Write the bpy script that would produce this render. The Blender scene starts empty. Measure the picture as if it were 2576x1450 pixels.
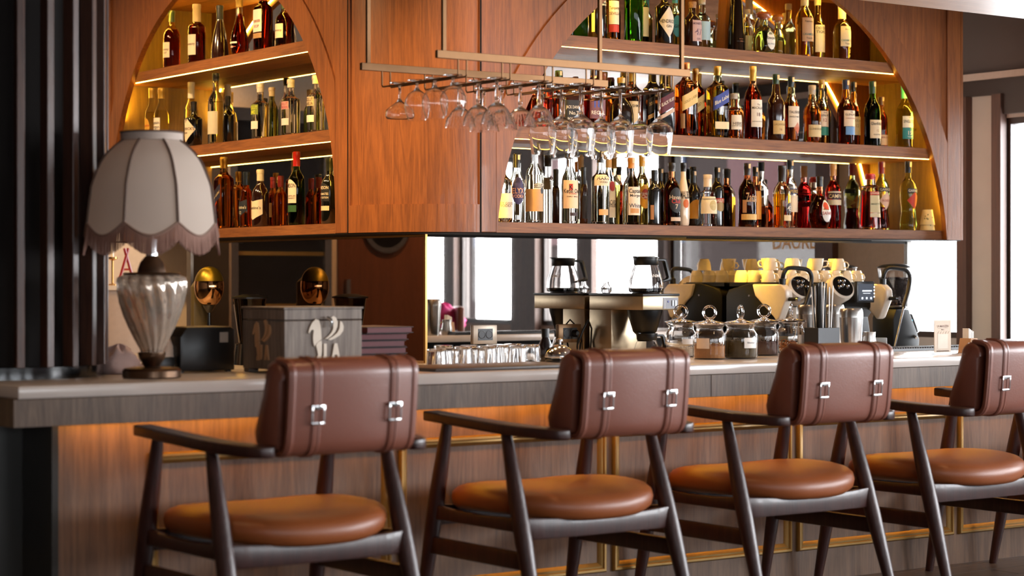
import bpy, math, random
from math import sin, cos, pi, radians, sqrt, tan, atan2
from mathutils import Vector, Matrix
random.seed(7)
C = bpy.context.scene.collection
SC = bpy.context.scene
# ------------------------------------------------------------------ camera, sky, lights, exposure
FPX = 5087.0; CX = 1288.0; HY = 703.0; E = 1.13          # focal length in px, horizon row, eye height (m)
YAW = radians(35.6); FX, FY = sin(YAW), cos(YAW)
cam = bpy.data.cameras.new('camera'); co = bpy.data.objects.new('camera', cam); C.objects.link(co)
co.location = (0, 0, E); co.rotation_euler = (pi/2, 0, -YAW)
cam.sensor_width = 36.0; cam.lens = FPX/2576*36; cam.shift_y = -(725-HY)/2576
cam.clip_start = 0.05; cam.clip_end = 200
cam.dof.use_dof = True; cam.dof.focus_distance = 8.6; cam.dof.aperture_fstop = 2.7
SC.camera = co
SC.view_settings.view_transform = 'Standard'; SC.view_settings.look = 'None'
SC.view_settings.gamma = 1; SC.view_settings.use_curve_mapping = False
SC.view_settings.exposure = 0.6
cy = SC.cycles
cy.use_denoising = True; cy.max_bounces = 14; cy.transmission_bounces = 14; cy.glossy_bounces = 7
cy.diffuse_bounces = 3; cy.transparent_max_bounces = 12; cy.sample_clamp_indirect = 3.0
cy.blur_glossy = 0.6; cy.use_adaptive_sampling = True; cy.adaptive_threshold = 0.03
w = bpy.data.worlds.new('sky'); SC.world = w; w.use_nodes = True
w.node_tree.nodes['Background'].inputs[0].default_value = (0.86, 0.93, 1, 1)
w.node_tree.nodes['Background'].inputs[1].default_value = 3.5
def area(name, loc, rot, sx, sy, power, col, spread=180):
    l = bpy.data.lights.new(name, 'AREA'); l.shape = 'RECTANGLE'; l.size = sx; l.size_y = sy
    l.energy = power; l.color = col; l.spread = radians(spread)
    o = bpy.data.objects.new(name, l); o.location = loc; o.rotation_euler = rot; C.objects.link(o); return o
DAY = (0.93, 0.96, 1.0)
# openings of the right-hand window wall: (y0, y1, z0, z1)
WINS = [(7.70, 9.4, 0.80, 2.14), (6.95, 7.40, 0.05, 2.01), (4.77, 6.18, 0.80, 2.02), (3.34, 4.70, 0.80, 2.02), (2.30, 3.04, .80, 2.02),
        (1.20, 2.15, .80, 2.02), (-0.3, 0.95, .80, 2.02), (-2.2, -0.6, .80, 2.02)]
XR = 8.6
for i, (y0, y1, z0, z1) in enumerate(WINS):
    if i == 2: continue      # this one looks onto a shaded facade
    area('window_daylight', (XR+.16, (y0+y1)/2, (z0+z1)/2), (0, radians(90), 0), z1-z0, y1-y0, (92 if y1 < 2.2 else 66)*(y1-y0)*(z1-z0), DAY)
# windows of the front wall, behind the camera
FWIN = [(-1.6, .2), (1.0, 2.8), (3.6, 5.4), (6.0, 7.8)]
for i, (x0, x1) in enumerate(FWIN):
    area('window_daylight', ((x0+x1)/2, -3.95, 1.45), (radians(-90), 0, 0), x1-x0, 1.2, 10*(x1-x0), DAY).rotation_euler = (radians(90), 0, 0)
def spot(loc, tgt, power, col=(1, .62, .30), ang=80, blend=.8, size=.06):
    l = bpy.data.lights.new('downlight_and_fill', 'SPOT'); l.energy = power; l.color = col
    l.spot_size = radians(ang); l.spot_blend = blend; l.shadow_soft_size = size
    o = bpy.data.objects.new('downlight_and_fill', l); o.location = loc
    o.rotation_euler = (Vector(tgt)-Vector(loc)).to_track_quat('-Z', 'Y').to_euler(); C.objects.link(o)
DOWN = [(3.2, 8.2), (3.5, 7.3), (4.1, 6.75), (4.9, 6.6), (5.8, 6.55), (6.8, 6.55), (3.1, 9.3), (7.7, 6.55)]
DPOW = [100, 140, 95, 46, 28, 16, 90, 10]
for (x, y), pw in zip(DOWN, DPOW):
    spot((x, y, 2.93), (x+1.3, y+.2, 1.2) if y > 8 else (x+.25, y+.25, 0), pw, ang=110)
for (x, y) in ((1.0, 10.6), (2.5, 11.0), (4.0, 11.2), (5.6, 11.0)):  # added spots without fixtures, to brighten the back area in the bronze mirror
    spot((x, y, 2.93), (x, y+.3, 0), 110, ang=120)
for x in (1.2, 3.2, 5.2):
    spot((x, 4.3, 2.93), (x, 4.5, 0), 22, ang=100)

# ------------------------------------------------------------------ helpers
def ray(px):
    u = (px-CX)/FPX
    return FX+FY*u, FY-FX*u
def PY(px, py, Y):
    a, b = ray(px); d = Y/b; return Vector((a*d, Y, E-(py-HY)*d/FPX))
def PX(px, py, X):
    a, b = ray(px); d = X/a; return Vector((X, b*d, E-(py-HY)*d/FPX))
def PZ(px, py, Z):
    a, b = ray(px); d = (E-Z)*FPX/(py-HY); return Vector((a*d, b*d, Z))
def lin(h):
    h = h.lstrip('#'); v = [int(h[i:i+2], 16)/255 for i in (0, 2, 4)]
    return tuple((c/12.92 if c <= .04045 else ((c+.055)/1.055)**2.4) for c in v)+(1,)
MC = {}
def newmat(name):
    m = bpy.data.materials.new(name); m.use_nodes = True
    return m, m.node_tree.nodes, m.node_tree.links, m.node_tree.nodes['Principled BSDF']
def mat(hexc, rough=.5, metal=0, bump=0, spec=None, coat=0, scale=40, name=None, sheen=0):
    k = ('p', hexc, rough, metal, bump, spec, coat, scale, sheen)
    if k in MC: return MC[k]
    m, N, L, b = newmat(name or 'paint'); c = lin(hexc)
    b.inputs['Base Color'].default_value = c; b.inputs['Roughness'].default_value = rough
    b.inputs['Metallic'].default_value = metal; b.inputs['Coat Weight'].default_value = coat
    b.inputs['Coat Roughness'].default_value = .15
    if spec is not None: b.inputs['Specular IOR Level'].default_value = spec
    if sheen: b.inputs['Sheen Weight'].default_value = sheen
    tc = N.new('ShaderNodeTexCoord'); n = N.new('ShaderNodeTexNoise'); n.inputs['Scale'].default_value = scale
    n.inputs['Detail'].default_value = 4; L.new(tc.outputs['Object'], n.inputs['Vector'])
    mx = N.new('ShaderNodeMix'); mx.data_type = 'RGBA'; mx.inputs[6].default_value = tuple(x*.9 for x in c[:3])+(1,)
    mx.inputs[7].default_value = tuple(min(1, x*1.08) for x in c[:3])+(1,)
    L.new(n.outputs['Fac'], mx.inputs[0]); L.new(mx.outputs[2], b.inputs['Base Color'])
    if bump:
        bp = N.new('ShaderNodeBump'); bp.inputs['Strength'].default_value = bump; bp.inputs['Distance'].default_value = .002
        L.new(n.outputs['Fac'], bp.inputs['Height']); L.new(bp.outputs[0], b.inputs['Normal'])
    MC[k] = m; return m
def wood(c1, c2, axis='z', rough=.45, scale=1.0, name='wood', coat=0.0):
    k = ('w', c1, c2, axis, rough, scale, coat)
    if k in MC: return MC[k]
    m, N, L, b = newmat(name)
    tc = N.new('ShaderNodeTexCoord'); mp = N.new('ShaderNodeMapping'); s = {'x': (.9, 14, 14), 'y': (14, .9, 14), 'z': (14, 14, .9)}[axis]
    mp.inputs['Scale'].default_value = tuple(v*scale for v in s)
    geo = N.new('ShaderNodeNewGeometry')
    L.new(geo.outputs['Position'] if name != 'frame_wood' else tc.outputs['Object'], mp.inputs['Vector'])
    n1 = N.new('ShaderNodeTexNoise'); n1.inputs['Scale'].default_value = .8; n1.inputs['Detail'].default_value = 3; n1.inputs['Distortion'].default_value = 1.4
    L.new(mp.outputs[0], n1.inputs['Vector'])
    mm = N.new('ShaderNodeMath'); mm.operation = 'MULTIPLY'; mm.inputs[1].default_value = 9; L.new(n1.outputs['Fac'], mm.inputs[0])
    fr = N.new('ShaderNodeMath'); fr.operation = 'PINGPONG'; fr.inputs[1].default_value = 1; L.new(mm.outputs[0], fr.inputs[0])
    n2 = N.new('ShaderNodeTexNoise'); n2.inputs['Scale'].default_value = 9; n2.inputs['Detail'].default_value = 6; n2.inputs['Roughness'].default_value = .7
    L.new(mp.outputs[0], n2.inputs['Vector'])
    r2 = N.new('ShaderNodeMapRange'); r2.inputs[1].default_value = .35; r2.inputs[2].default_value = .68; L.new(n2.outputs['Fac'], r2.inputs[0])
    ad = N.new('ShaderNodeMix'); ad.data_type = 'FLOAT'; ad.inputs[0].default_value = .55
    L.new(fr.outputs[0], ad.inputs[2]); L.new(r2.outputs[0], ad.inputs[3])
    mx = N.new('ShaderNodeMix'); mx.data_type = 'RGBA'; mx.inputs[6].default_value = lin(c1); mx.inputs[7].default_value = lin(c2)
    L.new(ad.outputs[0], mx.inputs[0]); L.new(mx.outputs[2], b.inputs['Base Color'])
    b.inputs['Roughness'].default_value = rough; b.inputs['Coat Weight'].default_value = coat
    bp = N.new('ShaderNodeBump'); bp.inputs['Strength'].default_value = .25; bp.inputs['Distance'].default_value = .0015
    L.new(r2.outputs[0], bp.inputs['Height']); L.new(bp.outputs[0], b.inputs['Normal'])
    MC[k] = m; return m
def glass(hexc='#ffffff', ior=1.45, rough=0.0, name='glass'):
    k = ('g', hexc, ior, rough)
    if k in MC: return MC[k]
    m, N, L, b = newmat(name); b.inputs['Base Color'].default_value = lin(hexc)
    b.inputs['Transmission Weight'].default_value = 1; b.inputs['IOR'].default_value = ior; b.inputs['Roughness'].default_value = rough
    MC[k] = m; return m
def liquid(hexc):
    k = ('l', hexc)
    if k in MC: return MC[k]
    m, N, L, b = newmat('liquid'); b.inputs['Base Color'].default_value = tuple(c**(.62 if max(lin(hexc)[:3]) > .36 else .95) for c in lin(hexc))
    b.inputs['Transmission Weight'].default_value = 1; b.inputs['IOR'].default_value = 1.03; b.inputs['Roughness'].default_value = .03
    MC[k] = m; return m
def pane_mat():
    if 'pane' in MC: return MC['pane']
    m = bpy.data.materials.new('window_glass'); m.use_nodes = True; N = m.node_tree.nodes; L = m.node_tree.links
    N.remove(N['Principled BSDF']); t = N.new('ShaderNodeBsdfTransparent'); g = N.new('ShaderNodeBsdfGlossy'); g.inputs['Roughness'].default_value = 0.02
    lw = N.new('ShaderNodeLayerWeight'); pw = N.new('ShaderNodeMath'); pw.operation = 'POWER'; pw.inputs[1].default_value = 5; x = N.new('ShaderNodeMixShader')
    f = N.new('ShaderNodeMath'); f.operation = 'MULTIPLY_ADD'; f.inputs[1].default_value = .8; f.inputs[2].default_value = .03
    L.new(lw.outputs['Facing'], pw.inputs[0]); L.new(pw.outputs[0], f.inputs[0])
    L.new(f.outputs[0], x.inputs[0]); L.new(t.outputs[0], x.inputs[1]); L.new(g.outputs[0], x.inputs[2]); L.new(x.outputs[0], N['Material Output'].inputs[0])
    MC['pane'] = m; return m
def emis(hexc, s):
    k = ('e', hexc, s)
    if k in MC: return MC[k]
    m, N, L, b = newmat('light_emitter'); b.inputs['Base Color'].default_value = (0, 0, 0, 1); b.inputs['Emission Color'].default_value = lin(hexc)
    b.inputs['Emission Strength'].default_value = s; MC[k] = m; return m

class MB:
    def __init__(s): s.v = []; s.f = []
    def add(s, vs, fs):
        o = len(s.v); s.v += [tuple(v) for v in vs]; s.f += [tuple(i+o for i in f) for f in fs]; return s
    def box(s, c, d, R=None):
        x, y, z = d[0]/2, d[1]/2, d[2]/2
        vs = [Vector((a*x, b*y, e*z)) for e in (-1, 1) for b in (-1, 1) for a in (-1, 1)]
        if R is not None: vs = [R @ v for v in vs]
        vs = [v+Vector(c) for v in vs]
        return s.add(vs, [(0, 2, 3, 1), (4, 5, 7, 6), (0, 1, 5, 4), (2, 6, 7, 3), (0, 4, 6, 2), (1, 3, 7, 5)])
    def bb(s, x0, x1, y0, y1, z0, z1):
        return s.box(((x0+x1)/2, (y0+y1)/2, (z0+z1)/2), (abs(x1-x0), abs(y1-y0), abs(z1-z0)))
    def lathe(s, prof, n=28, c=(0, 0, 0), sq=2.0, fl=None, cap=True, sy=1.0):
        vs = []
        for z, r in prof:
            for i in range(n):
                a = 2*pi*(i+.5)/n; k = 1.0
                if sq != 2.0: k = 1/((abs(sin(a))**sq+abs(cos(a))**sq)**(1/sq))
                if fl: k *= fl(a, z)
                vs.append((c[0]+r*k*sin(a), c[1]-r*k*cos(a)*sy, c[2]+z))
        fs = []
        for j in range(len(prof)-1):
            for i in range(n):
                i2 = (i+1) % n; fs.append((j*n+i, j*n+i2, (j+1)*n+i2, (j+1)*n+i))
        if cap:
            if prof[0][1] > 1e-5: fs.append(tuple(range(n-1, -1, -1)))
            if prof[-1][1] > 1e-5: fs.append(tuple((len(prof)-1)*n+i for i in range(n)))
        return s.add(vs, fs)
    def tube(s, pts, r, n=8, cap=True):
        pts = [Vector(p) for p in pts]; rs = r if isinstance(r, (list, tuple)) else [r]*len(pts)
        vs = []; up = None
        for i, p in enumerate(pts):
            t = (pts[min(i+1, len(pts)-1)]-pts[max(i-1, 0)]).normalized()
            if up is None: up = Vector((0, 0, 1)) if abs(t.z) < .9 else Vector((0, 1, 0))
            sd = t.cross(up).normalized(); up = sd.cross(t).normalized()
            for k in range(n):
                a = 2*pi*k/n; vs.append(p+(sd*cos(a)+up*sin(a))*rs[i])
        fs = []
        for j in range(len(pts)-1):
            for k in range(n):
                k2 = (k+1) % n; fs.append((j*n+k, (j+1)*n+k, (j+1)*n+k2, j*n+k2))
        if cap: fs.append(tuple(range(n))); fs.append(tuple((len(pts)-1)*n+k for k in range(n-1, -1, -1)))
        return s.add(vs, fs)
    def prism(s, poly, lo, hi, f=lambda a, b, h: (a, b, h)):
        n = len(poly); vs = [f(a, b, lo) for a, b in poly]+[f(a, b, hi) for a, b in poly]
        fs = [tuple(range(n-1, -1, -1)), tuple(range(n, 2*n))]+[(i, (i+1) % n, n+(i+1) % n, n+i) for i in range(n)]
        return s.add(vs, fs)
    def strip(s, A, B, lo, hi, f):
        """solid between two matching polylines A and B, thickness lo..hi along the third axis"""
        n = len(A); vs = [f(a, b, h) for h in (lo, hi) for P in (A, B) for a, b in P]; fs = []
        for i in range(n-1):
            fs += [(i, i+1, n+i+1, n+i), (2*n+i, 3*n+i, 3*n+i+1, 2*n+i+1), (i, 2*n+i, 2*n+i+1, i+1), (n+i, n+i+1, 3*n+i+1, 3*n+i)]
        fs += [(0, n, 3*n, 2*n), (n-1, 2*n-1+0, 4*n-1, 3*n-1)]
        return s.add(vs, fs)
    def xf(s, M):
        s.v = [tuple(M @ Vector(v)) for v in s.v]; return s
    def mesh(s, name, m, smooth=35, bevel=0, seg=2):
        me = bpy.data.meshes.new(name); me.from_pydata(s.v, [], s.f); me.update()
        import bmesh
        b = bmesh.new(); b.from_mesh(me)
        if bevel:
            b.normal_update()
            ed = [e for e in b.edges if len(e.link_faces) == 2 and e.calc_face_angle(0) > .6]
            bmesh.ops.bevel(b, geom=ed, offset=bevel, segments=seg, affect='EDGES', profile=.5, clamp_overlap=True)
        bmesh.ops.recalc_face_normals(b, faces=b.faces); b.to_mesh(me); b.free()
        if smooth:
            me.polygons.foreach_set('use_smooth', [True]*len(me.polygons)); me.set_sharp_from_angle(angle=radians(smooth))
        if m: me.materials.append(m)
        return me
    def build(s, name, m, parent=None, smooth=35, bevel=0, seg=2, label=None, stuff=False, loc=None):
        me = s.mesh(name, m, smooth, bevel, seg); o = bpy.data.objects.new(name, me); C.objects.link(o)
        if parent is not None: o.parent = parent
        if loc is not None: o.location = loc
        if label: o['label'] = label
        if stuff: o['kind'] = 'stuff'
        return o
def thing(name, label, cat, loc=(0, 0, 0), rz=0, group=None):
    o = bpy.data.objects.new(name, None); C.objects.link(o); o.empty_display_size = .05
    o.location = loc; o.rotation_euler = (0, 0, rz); o['label'] = label; o['category'] = cat
    if group: o['group'] = group
    return o
def tag(o, label, cat, group=None):
    o['label'] = label; o['category'] = cat
    if group: o['group'] = group
    return o
def struct(o): o['kind'] = 'structure'; return o
def copy_tree(o, parent=None):
    c = o.copy(); C.objects.link(c); c.parent = parent
    for ch in list(o.children): copy_tree(ch, c)
    return c
_tc = {}
def text_geo(body, spacing=1.0):
    """letters as flat polygons: verts (x, z) with height normalised to the capital height, centred"""
    if body in _tc: return _tc[body]
    cu = bpy.data.curves.new('t', 'FONT'); cu.body = body; cu.size = 1; cu.align_x = 'CENTER'; cu.resolution_u = 2; cu.offset = .012
    o = bpy.data.objects.new('t', cu); me = bpy.data.meshes.new_from_object(o)
    vs = [(v.co.x, v.co.y) for v in me.vertices]; fs = [tuple(p.vertices) for p in me.polygons]
    bpy.data.objects.remove(o); bpy.data.meshes.remove(me); bpy.data.curves.remove(cu)
    if vs:
        x0 = min(v[0] for v in vs); x1 = max(v[0] for v in vs)
        vs = [(v[0]-(x0+x1)/2, v[1]-.35) for v in vs]; wd = x1-x0
    else: wd = 1
    _tc[body] = (vs, fs, wd); return _tc[body]
def flat_text(body, h, f, width=None):
    """MB of letters of height h mapped by f(x, z) -> point"""
    vs, fs, wd = text_geo(body); sc = h/.7
    sx = sc if not width else min(sc, width/wd)
    mb = MB(); mb.add([f(x*sx, z*sc) for x, z in vs], fs); return mb

# ------------------------------------------------------------------ materials
W_CAB_V = wood('#6b3c1c', '#9a5c2b', 'z', .48, 1.0, coat=.05)
W_CAB_X = wood('#6f4222', '#a06636', 'x', .52, 1.3, coat=0)
W_CAB_Y = wood('#6f4222', '#a06636', 'y', .52, 1.3, coat=0)
W_BAR = wood('#50392a', '#795a41', 'z', .5, .9)
W_APRON = wood('#46362c', '#75604e', 'z', .5, 1.6)
W_FRAME = wood('#28120e', '#3f1f19', 'z', .33, 1.0, name='frame_wood', coat=.1)
M_SLAB = mat('#cfc5be', .2, 0, 0, coat=.3, scale=6, name='marble')
M_BRASS = mat('#a07a45', .3, 1, name='brass')
M_BRONZE = mat('#7f5e42', .42, 1, name='bronze')
M_LEATHER = mat('#7a4636', .34, 0, .25, scale=220, name='leather', coat=.12)
M_SEAT = mat('#8c4a22', .4, 0, .25, scale=220, name='leather')  # seat leather made more orange than the back to paint in warm light
M_CHROME = mat('#dcdcdc', .12, 1, name='chrome')
M_STEEL = mat('#b9b6b2', .25, 1, name='steel')
M_BLACK = mat('#0e0d0d', .35, name='black')
M_BLACKG = mat('#0a0a0b', .12, coat=.5, name='gloss_black')
M_DARK = mat('#140e0b', .75, spec=.2, name='dark')
M_MIRROR = mat('#d9d4cf', .012, 1, name='mirror')
M_MIRROR_B = mat('#b09a86', .015, 1, name='bronze_mirror')
M_WHITE = mat('#efe9e0', .5, name='white')
M_CREAM = mat('#d8c8b4', .6, name='cream')
M_PLASTER = mat('#8f8680', .85, 0, .3, scale=5, name='plaster')
M_PLDARK = mat('#5b5350', .85, 0, .2, scale=4, name='dark_plaster')
M_FRAME_D = mat('#2b201c', .45, name='window_frame')
LED = emis('#ffc64a', 36)
LED2 = emis('#ffcc48', 62)
# ------------------------------------------------------------------ the room
XL, YB, YF, ZC = -2.4, 12.0, -3.6, 3.05
def wall(name, mb, m, **k): o = mb.build(name, m, None, smooth=0, **k); return struct(o)
# floor of planks: the ones near the bar foot are separate boards
wall('floor', MB().bb(XL, XR+.2, YF, YB, -.1, -.006), mat('#2a2523', .5))
FL = bpy.data.objects['floor']
W_FLOOR = wood('#3a312e', '#5d504a', 'x', .4, .8)
pm = None
for r in range(10):
    y = 4.20+r*.14
    for k in range(5):
        x = 3.2+k*1.25+(r % 3)*.4
        if pm is None: pm = MB().bb(0, 1.245, 0, .136, -.006, 0).mesh('plank', W_FLOOR, 0)
        o = bpy.data.objects.new('plank', pm); C.objects.link(o); o.parent = FL; o.location = (x, y, 0)
wall('ceiling', MB().bb(XL, XR+.2, YF, YB, ZC, ZC+.1), mat('#6b5a50', .8))
wall('wall_left', MB().bb(XL-.15, XL, YF, YB, -.1, ZC+.1), mat('#7a6455', .8))
# front wall with windows
mb = MB(); xs = [XL-.15]+[v for w_ in FWIN for v in w_]+[XR+.2]
for i in range(0, len(xs), 2): mb.bb(xs[i], xs[i+1], YF-.2, YF, -.1, ZC+.1)
for x0, x1 in FWIN: mb.bb(x0, x1, YF-.2, YF, -.1, .85); mb.bb(x0, x1, YF-.2, YF, 2.05, ZC+.1)
wall('wall_front', mb, M_PLASTER)
def window(n, horiz, a0, a1, z0, z1, pos, sx=1, bars=()):
    """window frame, glass: in the wall plane; a runs along the wall"""
    t = MB(); f = .035
    def B(p, q, r, s): t.bb(pos-.03, pos+.03, p, q, r, s) if horiz == 'y' else t.bb(p, q, pos-.03, pos+.03, r, s)
    B(a0, a0+f, z0, z1); B(a1-f, a1, z0, z1); B(a0+f, a1-f, z0, z0+f); B(a0+f, a1-f, z1-f, z1)
    for b in bars: B(b-.02, b+.02, z0+f, z1-f)
    o = t.build('window_%d' % n, M_FRAME_D, None, smooth=0); struct(o)
    g = MB(); (g.bb(pos-.006, pos+.006, a0+f, a1-f, z0+f, z1-f) if horiz == 'y' else g.bb(a0+f, a1-f, pos-.006, pos+.006, z0+f, z1-f))
    g.build('glass_pane', pane_mat(), o, smooth=0); return o
for i, (x0, x1) in enumerate(FWIN): window(20+i, 'x', x0, x1, .85, 2.05, YF-.12)
# right wall: piers between the window openings
segs = sorted(WINS); mb = MB(); y = YF-.2
for (y0, y1, z0, z1) in segs:
    mb.bb(XR, XR+.07, y, y0, -.1, ZC+.1)
    if z0 > .1: mb.bb(XR, XR+.07, y0, y1, -.1, z0)
    mb.bb(XR, XR+.07, y0, y1, z1, ZC+.1); y = y1
mb.bb(XR, XR+.07, y, YB, -.1, ZC+.1)
wall('wall_right', mb, mat('#a39a92', .85, 0, .3, scale=5))
for i, (y0, y1, z0, z1) in enumerate(WINS): window(1+i, 'y', y0, y1, z0, z1, XR+.04)
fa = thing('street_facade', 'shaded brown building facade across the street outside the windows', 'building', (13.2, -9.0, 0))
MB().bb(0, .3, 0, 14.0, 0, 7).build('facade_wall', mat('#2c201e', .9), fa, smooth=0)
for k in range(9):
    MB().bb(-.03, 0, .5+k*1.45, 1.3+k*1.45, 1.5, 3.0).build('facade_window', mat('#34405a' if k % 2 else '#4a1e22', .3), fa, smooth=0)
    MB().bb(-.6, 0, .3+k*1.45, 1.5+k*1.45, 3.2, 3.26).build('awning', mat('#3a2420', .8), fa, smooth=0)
# dark upper band and light cornice over the windows, brown pilasters between them
wall('trim_1', MB().bb(XR-.012, XR, 5.0, YB, 2.26, ZC), mat('#4f4744', .85, 0, .2, scale=4))
wall('trim_2', MB().bb(XR-.05, XR, 5.0, YB, 2.225, 2.262), mat('#a8998e', .6))
wall('trim_3', MB().bb(XR-.03, XR, 5.0, 7.45, 2.03, 2.225).bb(XR-.03, XR, 7.45, YB, 2.14, 2.225), M_FRAME_D)
mb = flat_text('DAURE', .085, lambda x, z: (XR+.030, 5.92+x, 1.36+z), .42)
o = mb.build('window_lettering', mat('#d8a860', .5), bpy.data.objects['window_3'], smooth=0)
n = 4
for (a, b) in ((3.04, 3.34), (3.82, 4.0), (2.15, 2.30), (4.70, 4.77), (6.18, 6.33), (7.385, 7.45), (7.63, 7.70)):
    wall('trim_%d' % n, MB().bb(XR-.05, XR, a, b, 0, 2.14), wood('#3f2a22', '#523629', 'z', .5, 1)); n += 1
# back wall seen beyond and in the bronze mirror
wall('wall_back', MB().bb(XL, XR, YB-.15, YB, -.1, ZC), mat('#b8a590', .8))
dr = MB().bb(2.02, 2.80, YB-.20, YB-.15, 0, 2.25).build('door_1', wood('#5d3724', '#70452e', 'z', .4, .9), None, smooth=0); struct(dr)
MB().tube([(2.18+.17*0, YB-.21, 1.62)]*1+[(2.18, YB-.215, 1.62)], .001, 3).v
rg = MB().lathe([(0, .19), (.02, .19), (.02, .155), (.0, .155)], 32, cap=False).xf(Matrix.Translation((2.42, YB-.2, 1.5)) @ Matrix.Rotation(radians(90), 4, 'X')).build('porthole_ring', M_STEEL, dr)
MB().lathe([(0, .156), (.012, .156)], 32).xf(Matrix.Translation((2.42, YB-.2, 1.5)) @ Matrix.Rotation(radians(90), 4, 'X')).build('porthole_glass', M_BLACKG, dr)
MB().bb(2.72, 2.75, YB-.235, YB-.2, .95, 1.13).build('hinge', M_STEEL, dr, smooth=0)
wall('trim_12', MB().bb(1.9, 2.02, YB-.19, YB-.15, 0, 2.32).bb(2.80, 2.92, YB-.19, YB-.15, 0, 2.32).bb(2.02, 2.80, YB-.19, YB-.15, 2.25, 2.32), M_CREAM)
# dividing walls behind the mirrors
XM, YM = 4.90, 7.50
XW, YW = 4.60, 7.20
wall('wall_divider', MB().bb(XM+.015, 7.97, YM+.012, YM+.17, -.1, ZC).bb(XM+.012, XM+.17, YM+.015, 10.25, -.1, ZC), mat('#b9ac9d', .8))
# hood over the bar
hd = MB().bb(1.2, 8.55, 4.95, 6.22, 2.335, ZC).build('ceiling_hood', wood('#7a543b', '#a17656', 'x', .45, 1.0), None, smooth=0)
struct(hd); hd.name = 'trim_13'
# downlights
for (x, y) in DOWN:
    t = thing('ceiling_downlight', 'small round brass downlight set in the ceiling before the back bar', 'light', (x, y, ZC), 0, 'ceiling downlights')
    MB().lathe([(0, .055), (-.012, .055), (-.012, .042), (-.002, .040)], 24, cap=False).build('trim_ring', M_BRASS, t)
    MB().lathe([(-.001, .0), (-.003, .040)], 24, cap=False).build('lamp_disc', emis('#ffb060', 12), t)

# ------------------------------------------------------------------ arched back-bar cabinets
ZB = E+.204; ZT = ZC
SH = [(E+.204, E+.252), (E+.621, E+.675), (E+1.045, E+1.098), (E+1.47, E+1.52)]
def cabinet(name, label, c, R, zc, s_lo, s_hi, f, W_h, out_hi, out_lo, depth_end_lo, depth_end_hi, arc_only=None):
    """f(s, z, t): s along the wall, t depth behind the face (0 at the front)"""
    root = thing(name, label, 'cabinet')
    ff = lambda a, b, h: f(a, b, h)
    th0 = math.asin(max(-1, min(1, (ZB-zc)/R))) if ZB > zc else 0
    th = [th0+(pi-2*th0)*i/64 for i in range(65)]
    inner = [(c+R*cos(t), zc+R*sin(t)) for t in th]; xs = R
    outer = []
    for t in th:
        x, z = (R+.124)*cos(t), (R+.124)*sin(t)
        if abs(x) > xs: z = (xs-1e-3)*abs(tan(t)); z = min(z, sqrt((R+.124)**2-xs**2)); x = math.copysign(xs, x)
        outer.append((c+x, zc+z))
    th_tip = math.acos(xs/(R+.124))
    outer = [(c+math.copysign(xs, cos(t)), zc+min(xs*abs(tan(t)), (R+.124)*sin(th_tip))) if abs(cos(t)) > cos(th_tip) else (c+(R+.124)*cos(t), zc+(R+.124)*sin(t)) for t in th]
    fp = MB().strip(inner, outer, 0, .03, ff)
    # spandrels: recessed plate between the arch band and the stiles
    sp = MB(); A = [(c+(R+.124)*cos(t), zc+(R+.124)*sin(t)) for t in [th_tip+(pi-2*th_tip)*i/48 for i in range(49)]]
    sp.strip(A, [(a, ZT) for a, b in A], .010, .03, ff)
    sp.build('spandrel_panel', W_CAB_V, root, smooth=0)
    fp.build('arch_band', W_CAB_V, root, smooth=20)
    for a0, a1 in ((s_lo, c-xs), (c+xs, s_hi)):
        MB().strip([(a0, ZB), (a0, ZT)], [(a1, ZB), (a1, ZT)], 0, .03, ff).build('stile', W_CAB_V, root, smooth=0, bevel=.003)
    if zc > ZB:  # straight legs under the spring line come with the stiles
        pass
    # shelves, hidden behind the face, with the light strip under the front edge
    e0, e1 = depth_end_lo, depth_end_hi
    for i, (z0, z1) in enumerate(SH):
        MB().strip([(e0, z0), (e0, z1)], [(e1, z0), (e1, z1)], .032, .297, ff).build('shelf', W_h, root, smooth=0, bevel=.001, seg=1)
        if i:
            hw = sqrt(max(.01, R*R-max(0, z0-zc)**2))-.004
            MB().strip([(max(e0, c-hw), z0-.0026), (max(e0, c-hw), z0-.0005)], [(min(e1, c+hw), z0-.0026), (min(e1, c+hw), z0-.0005)], .033, .0365, ff).build('led_strip', LED, root, smooth=0)
    for s0, s1 in ((e0-.02, e0), (e1, e1+.02)):
        MB().strip([(s0, ZB), (s0, ZT)], [(s1, ZB), (s1, ZT)], .032, .297, ff).build('side_panel', wood('#6e5424', '#907030', 'z', .5, 1.0), root, smooth=0)  # yellower than the cabinet oak: the arch strip's golden light is in the colour
    # arched light profile on the back of the face
    pts = [f(c+(R+.026)*cos(t), zc+(R+.026)*sin(t), .0355) for t in [(.12)+(pi-.24)*i/60 for i in range(61)]]
    MB().tube(pts, .0045, 6).build('arch_led_profile', LED2, root)
    MB().strip([(e0, ZB), (e0, ZT)], [(e1, ZB), (e1, ZT)], .296, .299, ff).build('back_mirror', M_MIRROR, root, smooth=0)
    return root
RC, LC = 6.50, 8.97
cabR = cabinet('arched_cabinet', 'wide arched bottle cabinet with lit oak shelves on the right wall', RC, 1.428, E+.097, 4.99, 8.03,
               lambda s, z, t: (s, YW+t, z), W_CAB_X, 8.03, 4.99, 5.0, 7.935)
cabL = cabinet('arched_cabinet', 'narrower arched bottle cabinet behind the lampshade, left of the pillar', LC, 1.19, E+.318, 7.67, 10.26,
               lambda s, z, t: (XW+t, s, z), W_CAB_Y, 10.26, 7.67, 7.7, 10.06)
MB().bb(8.03, 8.045, YW, YM, ZB, ZT).build('end_panel', W_CAB_V, cabR, smooth=0)
MB().bb(6.3, 7.5, YM-.15, YM-.147, ZB-.0062, ZB-.0045).build('led_strip', emis('#ffc648', 650), cabR, smooth=0)
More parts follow.
